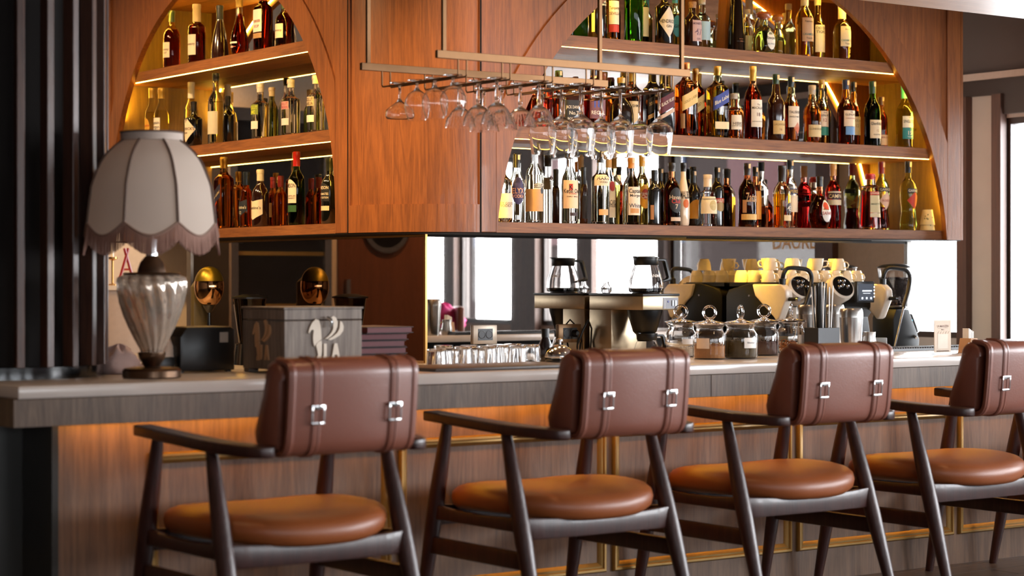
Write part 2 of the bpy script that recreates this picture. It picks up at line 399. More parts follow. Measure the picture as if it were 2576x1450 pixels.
MB().bb(6.28, 7.52, YM-.157, YM-.154, ZB-.011, ZB-.004).build('light_shield', M_DARK, cabR, smooth=0)
# rounded corner pillar between the two arches
pl = thing('corner_pillar', 'rounded oak pillar panel between the two arched cabinets', 'pillar')
def corner(off, a0=0.0, a1=pi/2, n=24):
    return [(4.99-(.39+off)*cos(a0+(a1-a0)*i/n), 7.67-(.47+off)*sin(a0+(a1-a0)*i/n)) for i in range(n+1)]
def cshell(z0, z1, o0, o1, a0=0.0, a1=pi/2):
    A = corner(o0, a0, a1); B = corner(o1, a0, a1)
    return MB().strip(A, B, z0, z1, lambda a, b, h: (a, b, h))
cshell(ZB, ZT, -.03, -.009).build('curved_panel', W_CAB_V, pl, smooth=40)
cshell(ZB, E+.325, -.009, 0).build('bottom_rail', W_CAB_V, pl, smooth=40)
cshell(E+.325, ZT, -.009, 0, 0, .035).build('stile', W_CAB_V, pl, smooth=40)
cshell(E+.325, ZT, -.009, 0, pi/2-.02, pi/2).build('stile', W_CAB_V, pl, smooth=40)
for xx in (0,):
    MB().bb(4.984, 4.992, YW-.001, YW+.02, ZB, ZT).build('joint', M_DARK, pl, smooth=0)
    MB().bb(XW-.001, XW+.02, 7.664, 7.672, ZB, ZT).build('joint', M_DARK, pl, smooth=0)
# underside of the cabinets
un = MB().bb(4.99, 8.03, YW+.002, YM+.01, ZB-.004, ZB).bb(XW+.002, XM+.01, 7.67, 10.26, ZB-.004, ZB)
A = corner(-.002); un.prism(A+[(4.99, 7.67)], ZB-.004, ZB, lambda a, b, h: (a, b, h))
un.bb(4.6, 4.99, 7.67, 7.69, ZB-.004, ZB)
un.build('underside_panel', M_DARK, pl, smooth=0)
# splashback mirrors
mr = thing('splashback_mirror', 'tall clear mirror behind the coffee machines', 'mirror')
MB().bb(XM, 7.955, YM, YM+.006, .72, ZB-.004).build('mirror_sheet', M_MIRROR, mr, smooth=0)
MB().bb(7.935, 7.965, YM-.012, YM+.01, .72, ZB-.004).build('edge_strip', M_STEEL, mr, smooth=0)
MB().bb(XM-.006, 7.95, YM-.008, YM+.006, ZB-.016, ZB-.005).build('top_strip', M_DARK, mr, smooth=0)
ml = thing('splashback_mirror', 'bronze tinted mirror behind the wooden box and juicer', 'mirror')
MB().bb(XM, XM+.006, YM+.002, 9.78, .72, ZB-.004).build('mirror_sheet', M_MIRROR_B, ml, smooth=0)
MB().bb(XM-.01, XM+.001, YM-.012, YM+.002, .72, ZB-.004).build('edge_strip', M_BRASS, ml, smooth=0)
MB().bb(XM-.008, XM+.006, 9.78, 9.83, .72, ZB-.004).build('edge_strip', M_STEEL, ml, smooth=0)
MB().bb(XM-.008, XM+.006, YM+.002, 9.78, ZB-.014, ZB-.005).build('top_strip', M_BRASS, ml, smooth=0)

# ------------------------------------------------------------------ the bar
bar = thing('bar_counter', 'long bar counter with pale marble top and panelled oak front', 'counter')
YS = 5.39; ZS = E-.30
MB().bb(2.165, 8.3, YS, 6.05, ZS-.036, ZS).build('countertop', M_SLAB, bar, bevel=.004)
MB().bb(2.15, 4.72, YS-.002, YS+.03, .715, ZS-.037).build('apron', W_APRON, bar, smooth=0, bevel=.001, seg=1)
MB().bb(4.722, 7.30, YS-.002, YS+.03, .715, ZS-.037).build('apron', W_APRON, bar, smooth=0, bevel=.001, seg=1)
MB().bb(7.302, 8.3, YS-.002, YS+.03, .715, ZS-.037).build('apron', W_APRON, bar, smooth=0, bevel=.001, seg=1)
MB().bb(2.15, 2.18, YS+.03, 6.05, .715, ZS-.037).build('apron', W_APRON, bar, smooth=0)
MB().bb(2.18, 8.3, YS+.03, 6.0, .735, ZS-.037).build('carcass_top', M_DARK, bar, smooth=0)
YP = 5.50
MB().bb(2.33, 8.3, YP, YP+.03, 0, .735).build('front_panel', W_BAR, bar, smooth=0)
MB().bb(2.33, 8.3, 5.98, 6.0, 0, .735).build('back_panel', M_DARK, bar, smooth=0)
MB().bb(2.31, 2.33, YP+.0, 5.74, 0, .735).build('end_panel', mat('#24211c', .3, 0, 0), bar, smooth=0)
MB().bb(2.20, 2.31, 5.72, 6.0, 0, .735).build('end_panel', mat('#24211c', .35, 0, 0), bar, smooth=0)
MB().bb(2.35, 8.28, YP-.070, YP-.062, .722, .7265).build('led_strip', emis('#ffae30', 45), bar, smooth=0)
MB().bb(2.35, 8.28, YP-.08, YP-.001, .727, .735).build('led_channel', M_DARK, bar, smooth=0)
W_BEAD = mat('#96743c', .36, .55, coat=.2, name='gilt_moulding')
def bead(x0, x1, z0, z1):
    """picture-frame moulding, two rounded steps"""
    prof = [(0, 0), (.0, .010), (.005, .016), (.012, .016), (.016, .010), (.022, .012), (.030, .006), (.034, 0)]  # (inward, out)
    cs = [(x0, z0, 1, 1), (x1, z0, -1, 1), (x1, z1, -1, -1), (x0, z1, 1, -1)]; vs = []
    for cx_, cz_, sx_, sz_ in cs:
        for a, b in prof: vs.append((cx_+sx_*a, YP-b, cz_+sz_*a))
    n = len(prof); fs = []
    for i in range(4):
        j = (i+1) % 4
        for k in range(n-1): fs.append((i*n+k, j*n+k, j*n+k+1, i*n+k+1))
    return MB().add(vs, fs)
for k in range(7):
    x0 = 2.612+k*.875; x1 = min(x0+.845, 8.28)
    bead(x0, x1, .118, .615).build('panel_moulding', W_BEAD, bar, smooth=50)
# back counter along both walls
bc = thing('back_counter', 'low service counter below the mirrors behind the bar', 'counter')
MB().bb(4.25, 8.1, 6.86, YM, .69, .72).bb(4.25, XM, YM, 10.3, .69, .72).build('worktop', mat('#8f867e', .3), bc, smooth=0)
MB().bb(4.3, 8.1, 6.9, YM, 0, .69).bb(4.3, XM, YM, 10.3, 0, .69).build('carcass', M_DARK, bc, smooth=0)

# slatted column standing on the bar
colm = thing('slatted_column', 'dark round column of vertical slats standing on the left bar end', 'column', (2.36, 6.05, ZS))
MB().lathe([(0, .325), (.036, .325), (.036, .29)], 48, cap=False).build('base_ring', M_BLACKG, colm)
MB().lathe([(.036, .25), (2.335-ZS, .25)], 32, cap=False).build('core', M_DARK, colm)
sm = None
H = 2.335-ZS-.036
for k in range(23):
    a = 2*pi*k/23+.105
    if sm is None: sm = MB().bb(-.012, .012, -.045, .0, 0, H).mesh('slat', wood('#38221a', '#58392b', 'z', .32, 1, name='frame_wood', coat=0), 0, bevel=.002, seg=1)
    o = bpy.data.objects.new('slat', sm); C.objects.link(o); o.parent = colm; o.location = (.295*sin(a), -.295*cos(a)-0, .036)
    o.rotation_euler = (0, 0, a)
# ------------------------------------------------------------------ bar chairs
def leg_mb(p0, p1, r0, rm, r1):
    p0, p1 = Vector(p0), Vector(p1); n = 9
    pts = [p0.lerp(p1, i/(n-1)) for i in range(n)]
    rs = []
    for i in range(n):
        t = i/(n-1); rs.append(r0+(rm-r0)*sin(min(1, t/.45)*pi/2) if t < .45 else rm+(r1-rm)*((t-.45)/.55)**1.2)
    return MB().tube(pts, rs, 14)
def make_chair():
    t = thing('bar_armchair', 'x', 'chair')
    # legs: (top, foot)
    L4 = {'rl': ((-.280, -.150, .668), (-.300, -.365, 0)), 'rr': ((.280, -.150, .668), (.300, -.365, 0)),
          'fl': ((-.285, .155, .69), (-.300, .300, 0)), 'fr': ((.285, .155, .69), (.300, .300, 0))}
    for k in L4: leg_mb(L4[k][0], L4[k][1], .0165, .0275, .015).build('leg', W_FRAME, t)
    def at(k, z):
        a, b = Vector(L4[k][0]), Vector(L4[k][1]); return a.lerp(b, (a.z-z)/(a.z-b.z))
    def board(p, q, z0, z1, th, name, sag=0.0, n=8, bulge=0.0):
        p, q = Vector(p), Vector(q); d = (q-p); d.z = 0; d.normalize(); nr = Vector((-d.y, d.x, 0)); mb = MB(); vs = []
        for i in range(n+1):
            u = i/n; c = p.lerp(q, u); k = 4*u*(1-u)
            for a, z in ((-th, z0), (th, z0), (th, z1-sag*k), (-th, z1-sag*k)):
                v = c+nr*(a+bulge*k); vs.append((v.x, v.y, z))
        fs = [(0, 1, 2, 3), (4*n+3, 4*n+2, 4*n+1, 4*n)]
        for i in range(n):
            for k in range(4): fs.append((4*i+k, 4*i+4+k, 4*i+4+(k+1) % 4, 4*i+(k+1) % 4))
        return mb.add(vs, fs).build(name, W_FRAME, t, bevel=.004)
    board(at('rl', .38), at('rr', .38), .350, .418, .012, 'rear_rail', .012, bulge=-.01)
    board(at('fl', .38), at('fr', .38), .352, .418, .011, 'front_rail', .012)
    for s in 'lr':
        board(at('r'+s, .40), at('f'+s, .40), .372, .418, .011, 'side_rail', .010)
        board(at('r'+s, .30), at('f'+s, .30), .262, .315, .011, 'stretcher')
    MB().bb(-.16, .16, -.16, .16, .405, .42).build('seat_support', W_FRAME, t, bevel=.003)
    # seat pad: plan outline narrowing to the rear, saddle-shaped crown
    N = 48; rings = []
    def outline(a):
        ca, sa = cos(a), sin(a); p = 2.55
        x = .303*math.copysign(abs(ca)**(2/p), ca); y = .298*math.copysign(abs(sa)**(2/p), sa)
        if sa > 0: x *= 1.0-.02*sa
        else: x *= 1-.09*(-sa)**2
        return x, y-.015
    def crown(x, y): return .018*(x/.27)**2-.016*max(0, y/.24)**2
    lv = [(.93, -.022), (.985, -.012), (1.0, .004), (.985, .018), (.94, .028), (.85, .036), (.65, .043), (.4, .046), (.18, .047)]
    vs = []
    for k, z in lv:
        for i in range(N):
            x, y = outline(2*pi*i/N); x *= k; y *= k; vs.append((x, y, .430+z*1.38+crown(x, y)))
    fs = [tuple(range(N-1, -1, -1)), tuple((len(lv)-1)*N+i for i in range(N))]
    for j in range(len(lv)-1):
        for i in range(N): fs.append((j*N+i, j*N+(i+1) % N, (j+1)*N+(i+1) % N, (j+1)*N+i))
    MB().add(vs, fs).build('seat', M_SEAT, t, smooth=60)
    # arms: flat tapered boards whose rear ends turn in beside the backrest
    for s in (-1, 1):
        P = [(-.292, .243, .699, .030), (-.291, .15, .695, .030), (-.290, 0, .688, .031), (-.286, -.15, .681, .033), (-.274, -.25, .677, .036), (-.258, -.32, .675, .036), (-.247, -.36, .674, .034), (-.240, -.385, .674, .026), (-.236, -.395, .674, .012)]
        vs = []
        for i, (x, y, z, w_) in enumerate(P):
            for a, b in ((-w_, -.017), (w_, -.017), (w_, .015), (-w_, .015)): vs.append((s*(x+a), y, z+b))
        fs = [(0, 1, 2, 3), tuple(4*(len(P)-1)+k for k in (3, 2, 1, 0))]
        for i in range(len(P)-1):
            for k in range(4): fs.append((4*i+k, 4*i+4+k, 4*i+4+(k+1) % 4, 4*i+(k+1) % 4))
        MB().add(vs, fs).build('arm', W_FRAME, t, bevel=.006, seg=3)
    # satchel backrest: padded core and folded flap, leaning back
    M = Matrix.Translation((0, -.345, .79)) @ Matrix.Rotation(radians(5), 4, 'X')
    def prof_mb(pr, hw, edge=.010):
        """loft of a closed (y, z) outline across the width with rounded ends"""
        X = [-hw, -hw+edge*.35, -hw+edge, hw-edge, hw-edge*.35, hw]; K = [edge, edge*.35, 0, 0, edge*.35, edge]
        n = len(pr); cy_ = sum(p[0] for p in pr)/n; cz_ = sum(p[1] for p in pr)/n; vs = []
        for x, k in zip(X, K):
            for y, z in pr:
                d = Vector((y-cy_, z-cz_)); l = d.length; d = d*(1-k/l) if l > k else d
                vs.append((x, cy_+d.x, cz_+d.y))
        fs = [tuple(range(n)), tuple((len(X)-1)*n+i for i in range(n-1, -1, -1))]
        for j in range(len(X)-1):
            for i in range(n): fs.append((j*n+i, (j+1)*n+i, (j+1)*n+(i+1) % n, j*n+(i+1) % n))
        return MB().add(vs, fs)
    def arcp(cy_, cz_, r, a0, a1, n=6): return [(cy_+r*cos(a0+(a1-a0)*i/n), cz_+r*sin(a0+(a1-a0)*i/n)) for i in range(n+1)]
    core = [(-.038, -.115)]+[(-.046, -.10), (-.046, .09)]+arcp(-.008, .080, .044, pi, 0, 10)+[(.050, .02), (.078, -.09), (.070, -.112), (.050, -.118)]
    prof_mb(core, .211, .014).xf(M).build('backrest_cushion', M_LEATHER, t, smooth=60)
    tk = .013
    # flap path from top front over the rear face to beneath
    path = [(-.005, .127), (-.045, .127), (-.070, .121), (-.081, .106), (-.084, .08), (-.085, .0), (-.083, -.07), (-.077, -.100), (-.062, -.118), (-.036, -.126), (.0, -.126)]
    def offset(pa, d):
        o = []
        for i, p in enumerate(pa):
            a = Vector(pa[max(0, i-1)]); b = Vector(pa[min(len(pa)-1, i+1)]); tt = (b-a).normalized(); o.append((p[0]-tt.y*-d*-1, p[1]+tt.x*-d*-1)) if False else o.append((p[0]+tt.y*d, p[1]-tt.x*d))
        return o
    # smooth path
    def smoothp(pa, n=3):
        out = []
        for i in range(len(pa)-1):
            p0, p1, p2, p3 = [Vector(pa[max(0, min(len(pa)-1, j))]) for j in (i-1, i, i+1, i+2)]
            for k in range(n):
                u = k/n; v = .5*((2*p1)+(p2-p0)*u+(2*p0-5*p1+4*p2-p3)*u*u+(3*p1-p0-3*p2+p3)*u**3); out.append((v.x, v.y))
        out.append(pa[-1]); return out
    sp_ = smoothp(path)
    outp = offset(sp_, .004); inp = offset(sp_, -.010)
    def sheet(pa_in, pa_out, x0, x1, name, m, bev=.0025):
        mb = MB(); mb.strip(pa_in, pa_out, x0, x1, lambda a, b, h: (h, a, b)); mb.xf(M)
        return mb.build(name, m, t, smooth=50, bevel=bev)
    sheet(inp, outp, -.204, .204, 'flap', M_LEATHER, .003)
    # raised border seams of the flap
    for s in (-1, 1):
        sheet(offset(sp_, .003), offset(sp_, .0062), s*.190-.006, s*.190+.006, 'flap_binding', M_LEATHER, .0015)
    for s in (-.118, .126):
        st = sheet(offset(sp_, .003), offset(sp_, .0075), s-.014, s+.014, 'strap', M_LEATHER, .0015)
        for q in (-.0085, .0085):
            mb = MB(); mb.tube([(s+q, a, b) for a, b in offset(sp_, .0078)], .0016, 5); mb.xf(M)
            mb.build('strap_ridge', M_LEATHER, st)
        bu = MB(); zc_ = -.012; yo = -.098; w_, h_ = .020, .026
        for dx, dz, sx_, sz_ in ((0, h_-.004, w_*2, .009), (0, -h_+.004, w_*2, .006), (-w_+.002, 0, .004, h_*2-.006), (w_-.002, 0, .004, h_*2-.006)):
            bu.bb(s+dx-sx_/2, s+dx+sx_/2, yo-.003, yo+.003, zc_+dz-sz_/2, zc_+dz+sz_/2)
        bu.xf(M).build('buckle', M_CHROME, t, bevel=.0012)
        MB().lathe([(0, .004), (.002, .0035), (.004, .001)], 10).xf(M @ Matrix.Translation((s, -.094, .004)) @ Matrix.Rotation(radians(90), 4, 'X')).build('stud', M_CHROME, t)
    for s in (-.16, -.05, .06, .17):
        for q in (0, .009):
            MB().lathe([(0, .0035), (.0015, .0035), (.0015, .002), (0, .002)], 10, cap=False).xf(M @ Matrix.Translation((s+q, -.050, -.1235)) @ Matrix.Rotation(radians(150), 4, 'X')).build('rivet', M_CHROME, t)
    return t
CH = [(2.812, 5.10, 1, 'brown leather bar armchair nearest the lamp, in front of the wooden box'),
      (3.82, 5.13, 0.5, 'brown leather bar armchair in front of the socket and the service bell'),
      (4.745, 5.17, 0, 'brown leather bar armchair in front of the shaker cups and straw holder'),
      (5.575, 5.13, 0, 'brown leather bar armchair at the right, in front of the menu card'),
      (6.54, 5.13, 0, 'brown leather bar armchair showing only its seat at the right edge')]
ch0 = make_chair()
for i, (x, y, a, lb) in enumerate(CH):
    o = ch0 if i == 0 else copy_tree(ch0)
    o.location = (x, y, 0); o.rotation_euler = (0, 0, radians(a)); o['label'] = lb; o['group'] = 'leather armchairs along the bar'

# ------------------------------------------------------------------ table lamp
M_LAMPB = mat('#5e4838', .3, .9, name='dark_bronze')
lp = thing('table_lamp', 'table lamp with fringed cream shade and fluted crystal body on the bar end', 'lamp', (2.69, 5.64, ZS))
k = 6.15/FPX
def LZ(py): return E-(py-HY)*k-ZS
MB().lathe([(0, .084), (.004, .089), (.022, .089), (.030, .082), (.033, .06), (.034, .025)], 40).build('base', M_LAMPB, lp)
MB().lathe([(.033, .022), (.044, .028), (.058, .038), (.074, .042), (.078, .042), (.080, .02)], 32).build('lower_cup', M_LAMPB, lp)
def flute(a, z): return 1+.11*abs(sin(8*(a+(z-.08)*2.2)))
prof = [(.078, .030), (.09, .034), (.12, .048), (.16, .064), (.20, .078), (.24, .089), (.28, .096), (.31, .098), (.325, .094), (.333, .08)]
M_CRY, _n, _l, _b = newmat('crystal'); _b.inputs['Base Color'].default_value = lin('#dccbba'); _b.inputs['Transmission Weight'].default_value = .62; _b.inputs['IOR'].default_value = 1.5; _b.inputs['Roughness'].default_value = .10; _b.inputs['Metallic'].default_value = .25
prof = [(.078+(z-.078)*.92, r) for z, r in prof]
MB().lathe(prof, 128, fl=flute).build('crystal_body', M_CRY, lp, smooth=60)
MB().lathe([(.078, .006), (.315, .006)], 12).build('inner_rod', M_CHROME, lp)
MB().lathe([(.312, .080), (.316, .088), (.320, .086), (.322, .044), (.332, .042), (.352, .035), (.368, .022), (.374, .014)], 32).build('shoulder_cap', M_LAMPB, lp)
MB().lathe([(.372, .018), (.42, .018), (.42, .012), (.47, .010), (.60, .008), (.745, .006)], 16).build('socket', M_CHROME, lp)
M_SHADE = mat('#e2d2c4', .8, 0, 0, scale=3, name='shade_fabric')
nd = M_SHADE.node_tree; tb = nd.nodes['Principled BSDF']
tr = nd.nodes.new('ShaderNodeBsdfTranslucent'); tr.inputs[0].default_value = lin('#d8c2ae'); ms = nd.nodes.new('ShaderNodeMixShader'); ms.inputs[0].default_value = .35
nd.links.new(tb.outputs[0], ms.inputs[1]); nd.links.new(tr.outputs[0], ms.inputs[2]); nd.links.new(ms.outputs[0], nd.nodes['Material Output'].inputs[0])
SPF = [(.722, .090), (.700, .120), (.685, .136), (.660, .157), (.635, .169), (.614, .178), (.588, .189), (.573, .192), (.521, .199), (.488, .203), (.43, .209)]
def shr(z):
    for (za, ra), (zb, rb) in zip(SPF, SPF[1:]):
        if z >= zb: u = (za-z)/(za-zb); return ra+(rb-ra)*min(1, max(0, u))
    return SPF[-1][1]+(.43-z)*.05
A0 = radians(3.5)
for p in range(8):
    vs = []; nu, nv = 10, 14
    for j in range(nv+1):
        for i in range(nu+1):
            u = i/nu; a = -A0+(p+u)*pi/4; zb = .470-.040*sin(pi*u)
            z = .722+(zb-.722)*j/nv; r = shr(z)*(1-.035*sin(pi*u)*0-.0)
            rr = r*cos(pi/8)/cos(pi/8-abs(u-.5)*0) if False else r*(.955+.045*(2*abs(u-.5))**2)
            vs.append((rr*sin(a), -rr*cos(a), z))
    fs = [(j*(nu+1)+i, j*(nu+1)+i+1, (j+1)*(nu+1)+i+1, (j+1)*(nu+1)+i) for j in range(nv) for i in range(nu)]
    MB().add(vs, fs).build('shade_panel', M_SHADE, lp, smooth=60)
    M_TRIM = mat('#5a4438', .7, name='shade_trim')
    a = -A0+p*pi/4; MB().tube([(shr(z)*1.004*sin(a), -shr(z)*1.004*cos(a), z) for z in [.722-.252*i/14 for i in range(15)]], .0042, 6).build('shade_rib', M_TRIM, lp)
    MB().tube([((shr(.470-.040*sin(pi*u))*(.957+.045*(2*abs(u-.5))**2)+.001)*sin(-A0+(p+u)*pi/4), -(shr(.470-.040*sin(pi*u))*(.957+.045*(2*abs(u-.5))**2)+.001)*cos(-A0+(p+u)*pi/4), .470-.040*sin(pi*u)) for u in [i/12 for i in range(13)]], .003, 5).build('scallop_braid', mat('#8d7163', .8), lp)
MB().lathe([(.720, .090), (.722, .094), (.744, .094), (.746, .090)], 40, cap=False).build('top_band', mat('#b9a89c', .7), lp)
MB().tube([(.094*sin(a), -.094*cos(a), .746) for a in [2*pi*i/40 for i in range(41)]], .003, 5).build('top_braid', M_TRIM, lp)
fr = MB(); nS = 620
for i in range(nS):
    u8 = i/nS*8; u = u8 % 1; a = -A0+u8*pi/4; zt = .470-.040*sin(pi*u); r = shr(zt)*(.957+.045*(2*abs(u-.5))**2)
    ln = .056+random.uniform(-.002, .002); j = random.uniform(-.002, .003); w_ = .0009
    rr = r+j+.003
    for da in (0,):
        s_, c_ = sin(a), cos(a); tx, ty = c_*w_, s_*w_
        fr.add([(r*s_-tx, -r*c_-ty, zt), (r*s_+tx, -r*c_+ty, zt), (rr*s_+tx, -rr*c_+ty, zt-ln), (rr*s_-tx, -rr*c_-ty, zt-ln),
                ((r-.0015)*s_, -(r-.0015)*c_, zt), ((rr-.0015)*s_, -(rr-.0015)*c_, zt-ln)], [(0, 1, 2, 3), (1, 4, 5, 2), (4, 0, 3, 5)])
fr.build('fringe', mat('#8f6a5c', .8, name='fringe'), lp, smooth=0, stuff=True)
# ------------------------------------------------------------------ bottles
# body outlines: (z / height, r / half width); the neck value 'n' is an absolute radius
PROF = {
 'std':   [(0, .90), (.012, .98), (.03, 1), (.60, 1), (.645, .97), (.68, .86), (.71, .66), (.735, 'a'), (.77, 'n'), (.97, 'n')],
 'slim':  [(0, .92), (.015, 1), (.56, 1), (.62, .97), (.665, .84), (.70, .62), (.73, 'a'), (.76, 'n'), (.97, 'n')],
 'box':   [(0, .92), (.012, 1), (.66, 1), (.70, .93), (.735, .66), (.765, 'a'), (.80, 'n'), (.97, 'n')],
 'hip':   [(0, .94), (.015, 1), (.60, 1), (.63, .97), (.655, .80), (.67, 'b'), (.70, 'a'), (.74, 'n'), (.97, 'n')],
 'round': [(0, .94), (.02, 1), (.50, 1), (.58, .96), (.64, .84), (.69, .62), (.73, 'a'), (.77, 'n'), (.97, 'n')],
 'pear':  [(0, .62), (.02, .78), (.12, .96), (.22, 1), (.34, .93), (.46, .74), (.56, .52), (.64, 'a'), (.70, 'n'), (.97, 'n')],
 'xo':    [(0, .98), (.03, 1), (.15, .98), (.32, .86), (.48, .70), (.60, .52), (.67, 'a'), (.74, 'n'), (.97, 'n')],
 'tear':  [(0, .55), (.02, .68), (.12, .90), (.24, 1), (.36, .95), (.48, .74), (.58, .46), (.66, .27), (.74, 'n'), (.97, 'n')],
 'cone':  [(0, 1.0), (.015, 1.03), (.10, 1.0), (.60, .84), (.70, .78), (.745, .66), (.775, 'b'), (.80, 'n'), (.97, 'n')],
 'flask': [(0, .80), (.03, .95), (.18, 1), (.34, .99), (.46, .90), (.56, .68), (.62, 'a'), (.68, 'n'), (.92, 'n')],
 'squat': [(0, .94), (.02, 1), (.42, 1), (.52, .93), (.60, .74), (.66, 'b'), (.70, 'n'), (.97, 'n')],
 'bulb':  [(0, .92), (.015, 1), (.54, 1), (.60, .92), (.66, .66), (.70, .50), (.76, .46), (.81, .44), (.85, .36), (.88, 'n'), (.98, 'n')],
 'tall':  [(0, 1), (.3, .88), (.6, .72), (.9, .5), (.95, .30), (1, .28)],
 'coco':  [(0, .80), (.03, .92), (.18, 1), (.40, .98), (.60, .72), (.74, .46), (.80, 'n'), (.97, 'n')],
 'curvy': [(0, .95), (.03, 1), (.12, .99), (.26, .82), (.34, .86), (.46, .98), (.60, 1), (.66, .92), (.71, .68), (.745, 'a'), (.78, 'n'), (.97, 'n')],
}
SQ = {'box': 6, 'square': 6, 'cone': 5}
def rad_at(pr, z):
    for (za, ra), (zb, rb) in zip(pr, pr[1:]):
        if z <= zb: return ra+(rb-ra)*(0 if zb == za else max(0, (z-za)/(zb-za)))
    return pr[-1][1]
def bottle(px, ytop, wpx, shape, gcol, lcol, fill, ccol, clen, labels, desc, base, group, left=False, row=0, name='liquor_bottle', yaw=None, neckw=None, ball=False):
    dpt = (.085, .213)[row]; wide = shape in ('flask', 'tear')
    if left: p = PX(px, 400, XW+.03+dpt*.75)
    else: p = PY(px, 400, YW+.03+dpt*.75)
    a, b = ray(px); d = p.x/a
    top = E-(ytop-HY)*d/FPX; H = top-base; R = wpx/2*d/FPX
    R = min(R, ((.058, .038) if wide else (.044, .040))[row])
    nxt = [z0 for z0, z1 in SH if z0 > base][0]; H = min(H, nxt-.012-base)
    rz = (-pi/2 if left else 0)+(radians(random.uniform(-3, 3)+(5 if left else -11)) if yaw is None else radians(yaw))
    t = thing(name, desc, 'bottle', (p.x, p.y, base+.0005), rz, group)
    sq = SQ.get(shape, 2.0); n_ = neckw or min(.0155, R*.42)
    key = shape if shape in PROF else 'std'
    mp = {'n': n_, 'a': n_*1.25, 'b': n_*1.8}
    def rv(v): return mp[v] if isinstance(v, str) else v*R
    pr = [(z*H, rv(r)) for z, r in PROF[key]]
    if sq != 2.0: # blend corners: square below, round neck handled by small radius
        pass
    ks = 1.0
    prof = [(0, pr[0][1]*.8)]+pr
    opaque = gcol.startswith('!')
    gm = mat(gcol[1:], .1, coat=.6, name='dark_glass', spec=.6) if opaque else glass(gcol, 1.12 if gcol == CLR else 1.32)
    MB().lathe(prof, 40 if sq != 2 else 28, sq=sq).build('glass_body', gm, t, smooth=50)
    if lcol and not opaque:
        zf = fill*H; lp_ = [(.012, pr[1][1]*.80)]+[(z, r*.90) for z, r in pr if .02 < z < zf]+[(zf, rad_at(pr, zf)*.90)]
        MB().lathe(lp_, 28, sq=sq).build('liquid', liquid(lcol), t, smooth=50)
    ctop = H
    if ball:
        MB().lathe([(H*.80, n_*1.15), (H*.84, n_*1.25), (H*.845, n_*1.7), (H*.88, n_*1.95), (H*.93, n_*1.95), (H*.975, n_*1.5), (H*.995, n_*.8), (H, 0.0001)], 20).build('stopper', mat(ccol, .25, coat=.4), t)
    else:
        cm = mat(ccol, .35, .55 if ccol in ('#c9a24a', '#b98a35', '#d8b25a') else 0, coat=.2)
        c0 = H*(1-clen); nr = rad_at(pr, c0)+.0012
        MB().lathe([(c0, nr), (c0+.004, nr+.0004), (H*.93, nr+.0002), (H*.935, nr+.0012), (H-.002, nr+.0012), (H, nr-.001)], 18).build('cap', cm, t)
    # tax strip over the cap
    if not ball and random.random() < .75:
        zz = H*(.90); mb = MB(); vs = []; r0 = n_+.004
        for j in range(2):
            for i in range(4):
                aa = -.55+i*.22-(.3 if left else -.35); vs.append((r0*sin(aa), -r0*cos(aa), H*.915+j*H*.07))
        mb.add(vs, [(i, i+1, 5+i, 4+i) for i in range(3)]); mb.build('tax_strip', mat('#d9bd98', .6), t, smooth=0)
    for lb in labels:
        sh, z0, z1, half, ctr, col = lb[:6]; texts = lb[6] if len(lb) > 6 else []
        half, ctr = radians(min(half*1.22, 72) if half > 30 else half*1.08), radians(ctr); nc = 14; off = .0009
        zc_ = (z0+z1)/2; vs = []; fs = []
        def pt(aa, z, o=off):
            r = rad_at(pr, z); k = 1.0
            if sq != 2.0: k = 1/((abs(sin(aa))**sq+abs(cos(aa))**sq)**(1/sq))
            r = r*k+o; return (r*sin(aa), -r*cos(aa), z)
        nr_ = 4
        for i in range(nc+1):
            s = -1+2*i/nc; aa = ctr+s*half
            lo, hi = z0, z1
            if sh == 'dia': q = 1-abs(s)*.98; lo, hi = zc_-(z1-z0)/2*q, zc_+(z1-z0)/2*q
            elif sh == 'oval': q = sqrt(max(.002, 1-s*s)); lo, hi = zc_-(z1-z0)/2*q, zc_+(z1-z0)/2*q
            elif sh == 'tilt': dz = s*.07; lo, hi = z0+dz, z1+dz
            elif sh == 'arch': hi = z1-(z1-z0)*.25*(s*s)
            elif sh == 'chev': dz = abs(s)*.10; lo, hi = z0+dz, z1+dz*.4
            for j in range(nr_+1): vs.append(pt(aa, (lo+(hi-lo)*j/nr_)*H))
        for i in range(nc):
            for j in range(nr_): k = i*(nr_+1)+j; fs.append((k, k+nr_+1, k+nr_+2, k+1))
        lo_ = MB().add(vs, fs).build('label', mat(col, .55, name='label_paper'), t, smooth=60)
        rr = rad_at(pr, zc_*H); wl = 2*half*rr
        if sq != 2.0: wl = 2*rr*min(1, tan(min(half, .78)))
        for (s, rel, hfrac, tcol) in texts:
            h = hfrac*(z1-z0)*H; zt = z0*H+rel*(z1-z0)*H; tl = sh == 'tilt'
            def f(x, z, zt=zt):
                aa = ctr+(atan2(x, rr) if sq != 2.0 else x/rr)
                return pt(aa, zt+z+(((aa-ctr)/half)*.07*H if tl else 0), off+.0006)
            flat_text(s, h, f, wl*.9).build('lettering', mat(tcol, .6), lo_, smooth=0)
    return t
def T(*a): return list(a)
CR, DK, BR = '#e6d6bd', '#1b1512', '#a3281e'
AMB, AMB2, COG, RED = '#e08a30', '#c9691f', '#7a240e', '#c01818'
CLR = '#f2f4ee'
BK = '!0b0908'
GR = '#2a4a1c'
tf, md, bt = SH[2][1], SH[1][1], SH[0][1]
def rowset(rows, base, grp, left=False):
    for r in rows:
        kw = r[12] if len(r) > 12 else {}
        bottle(*r[:10], r[10], base, grp, left, r[11], **kw)
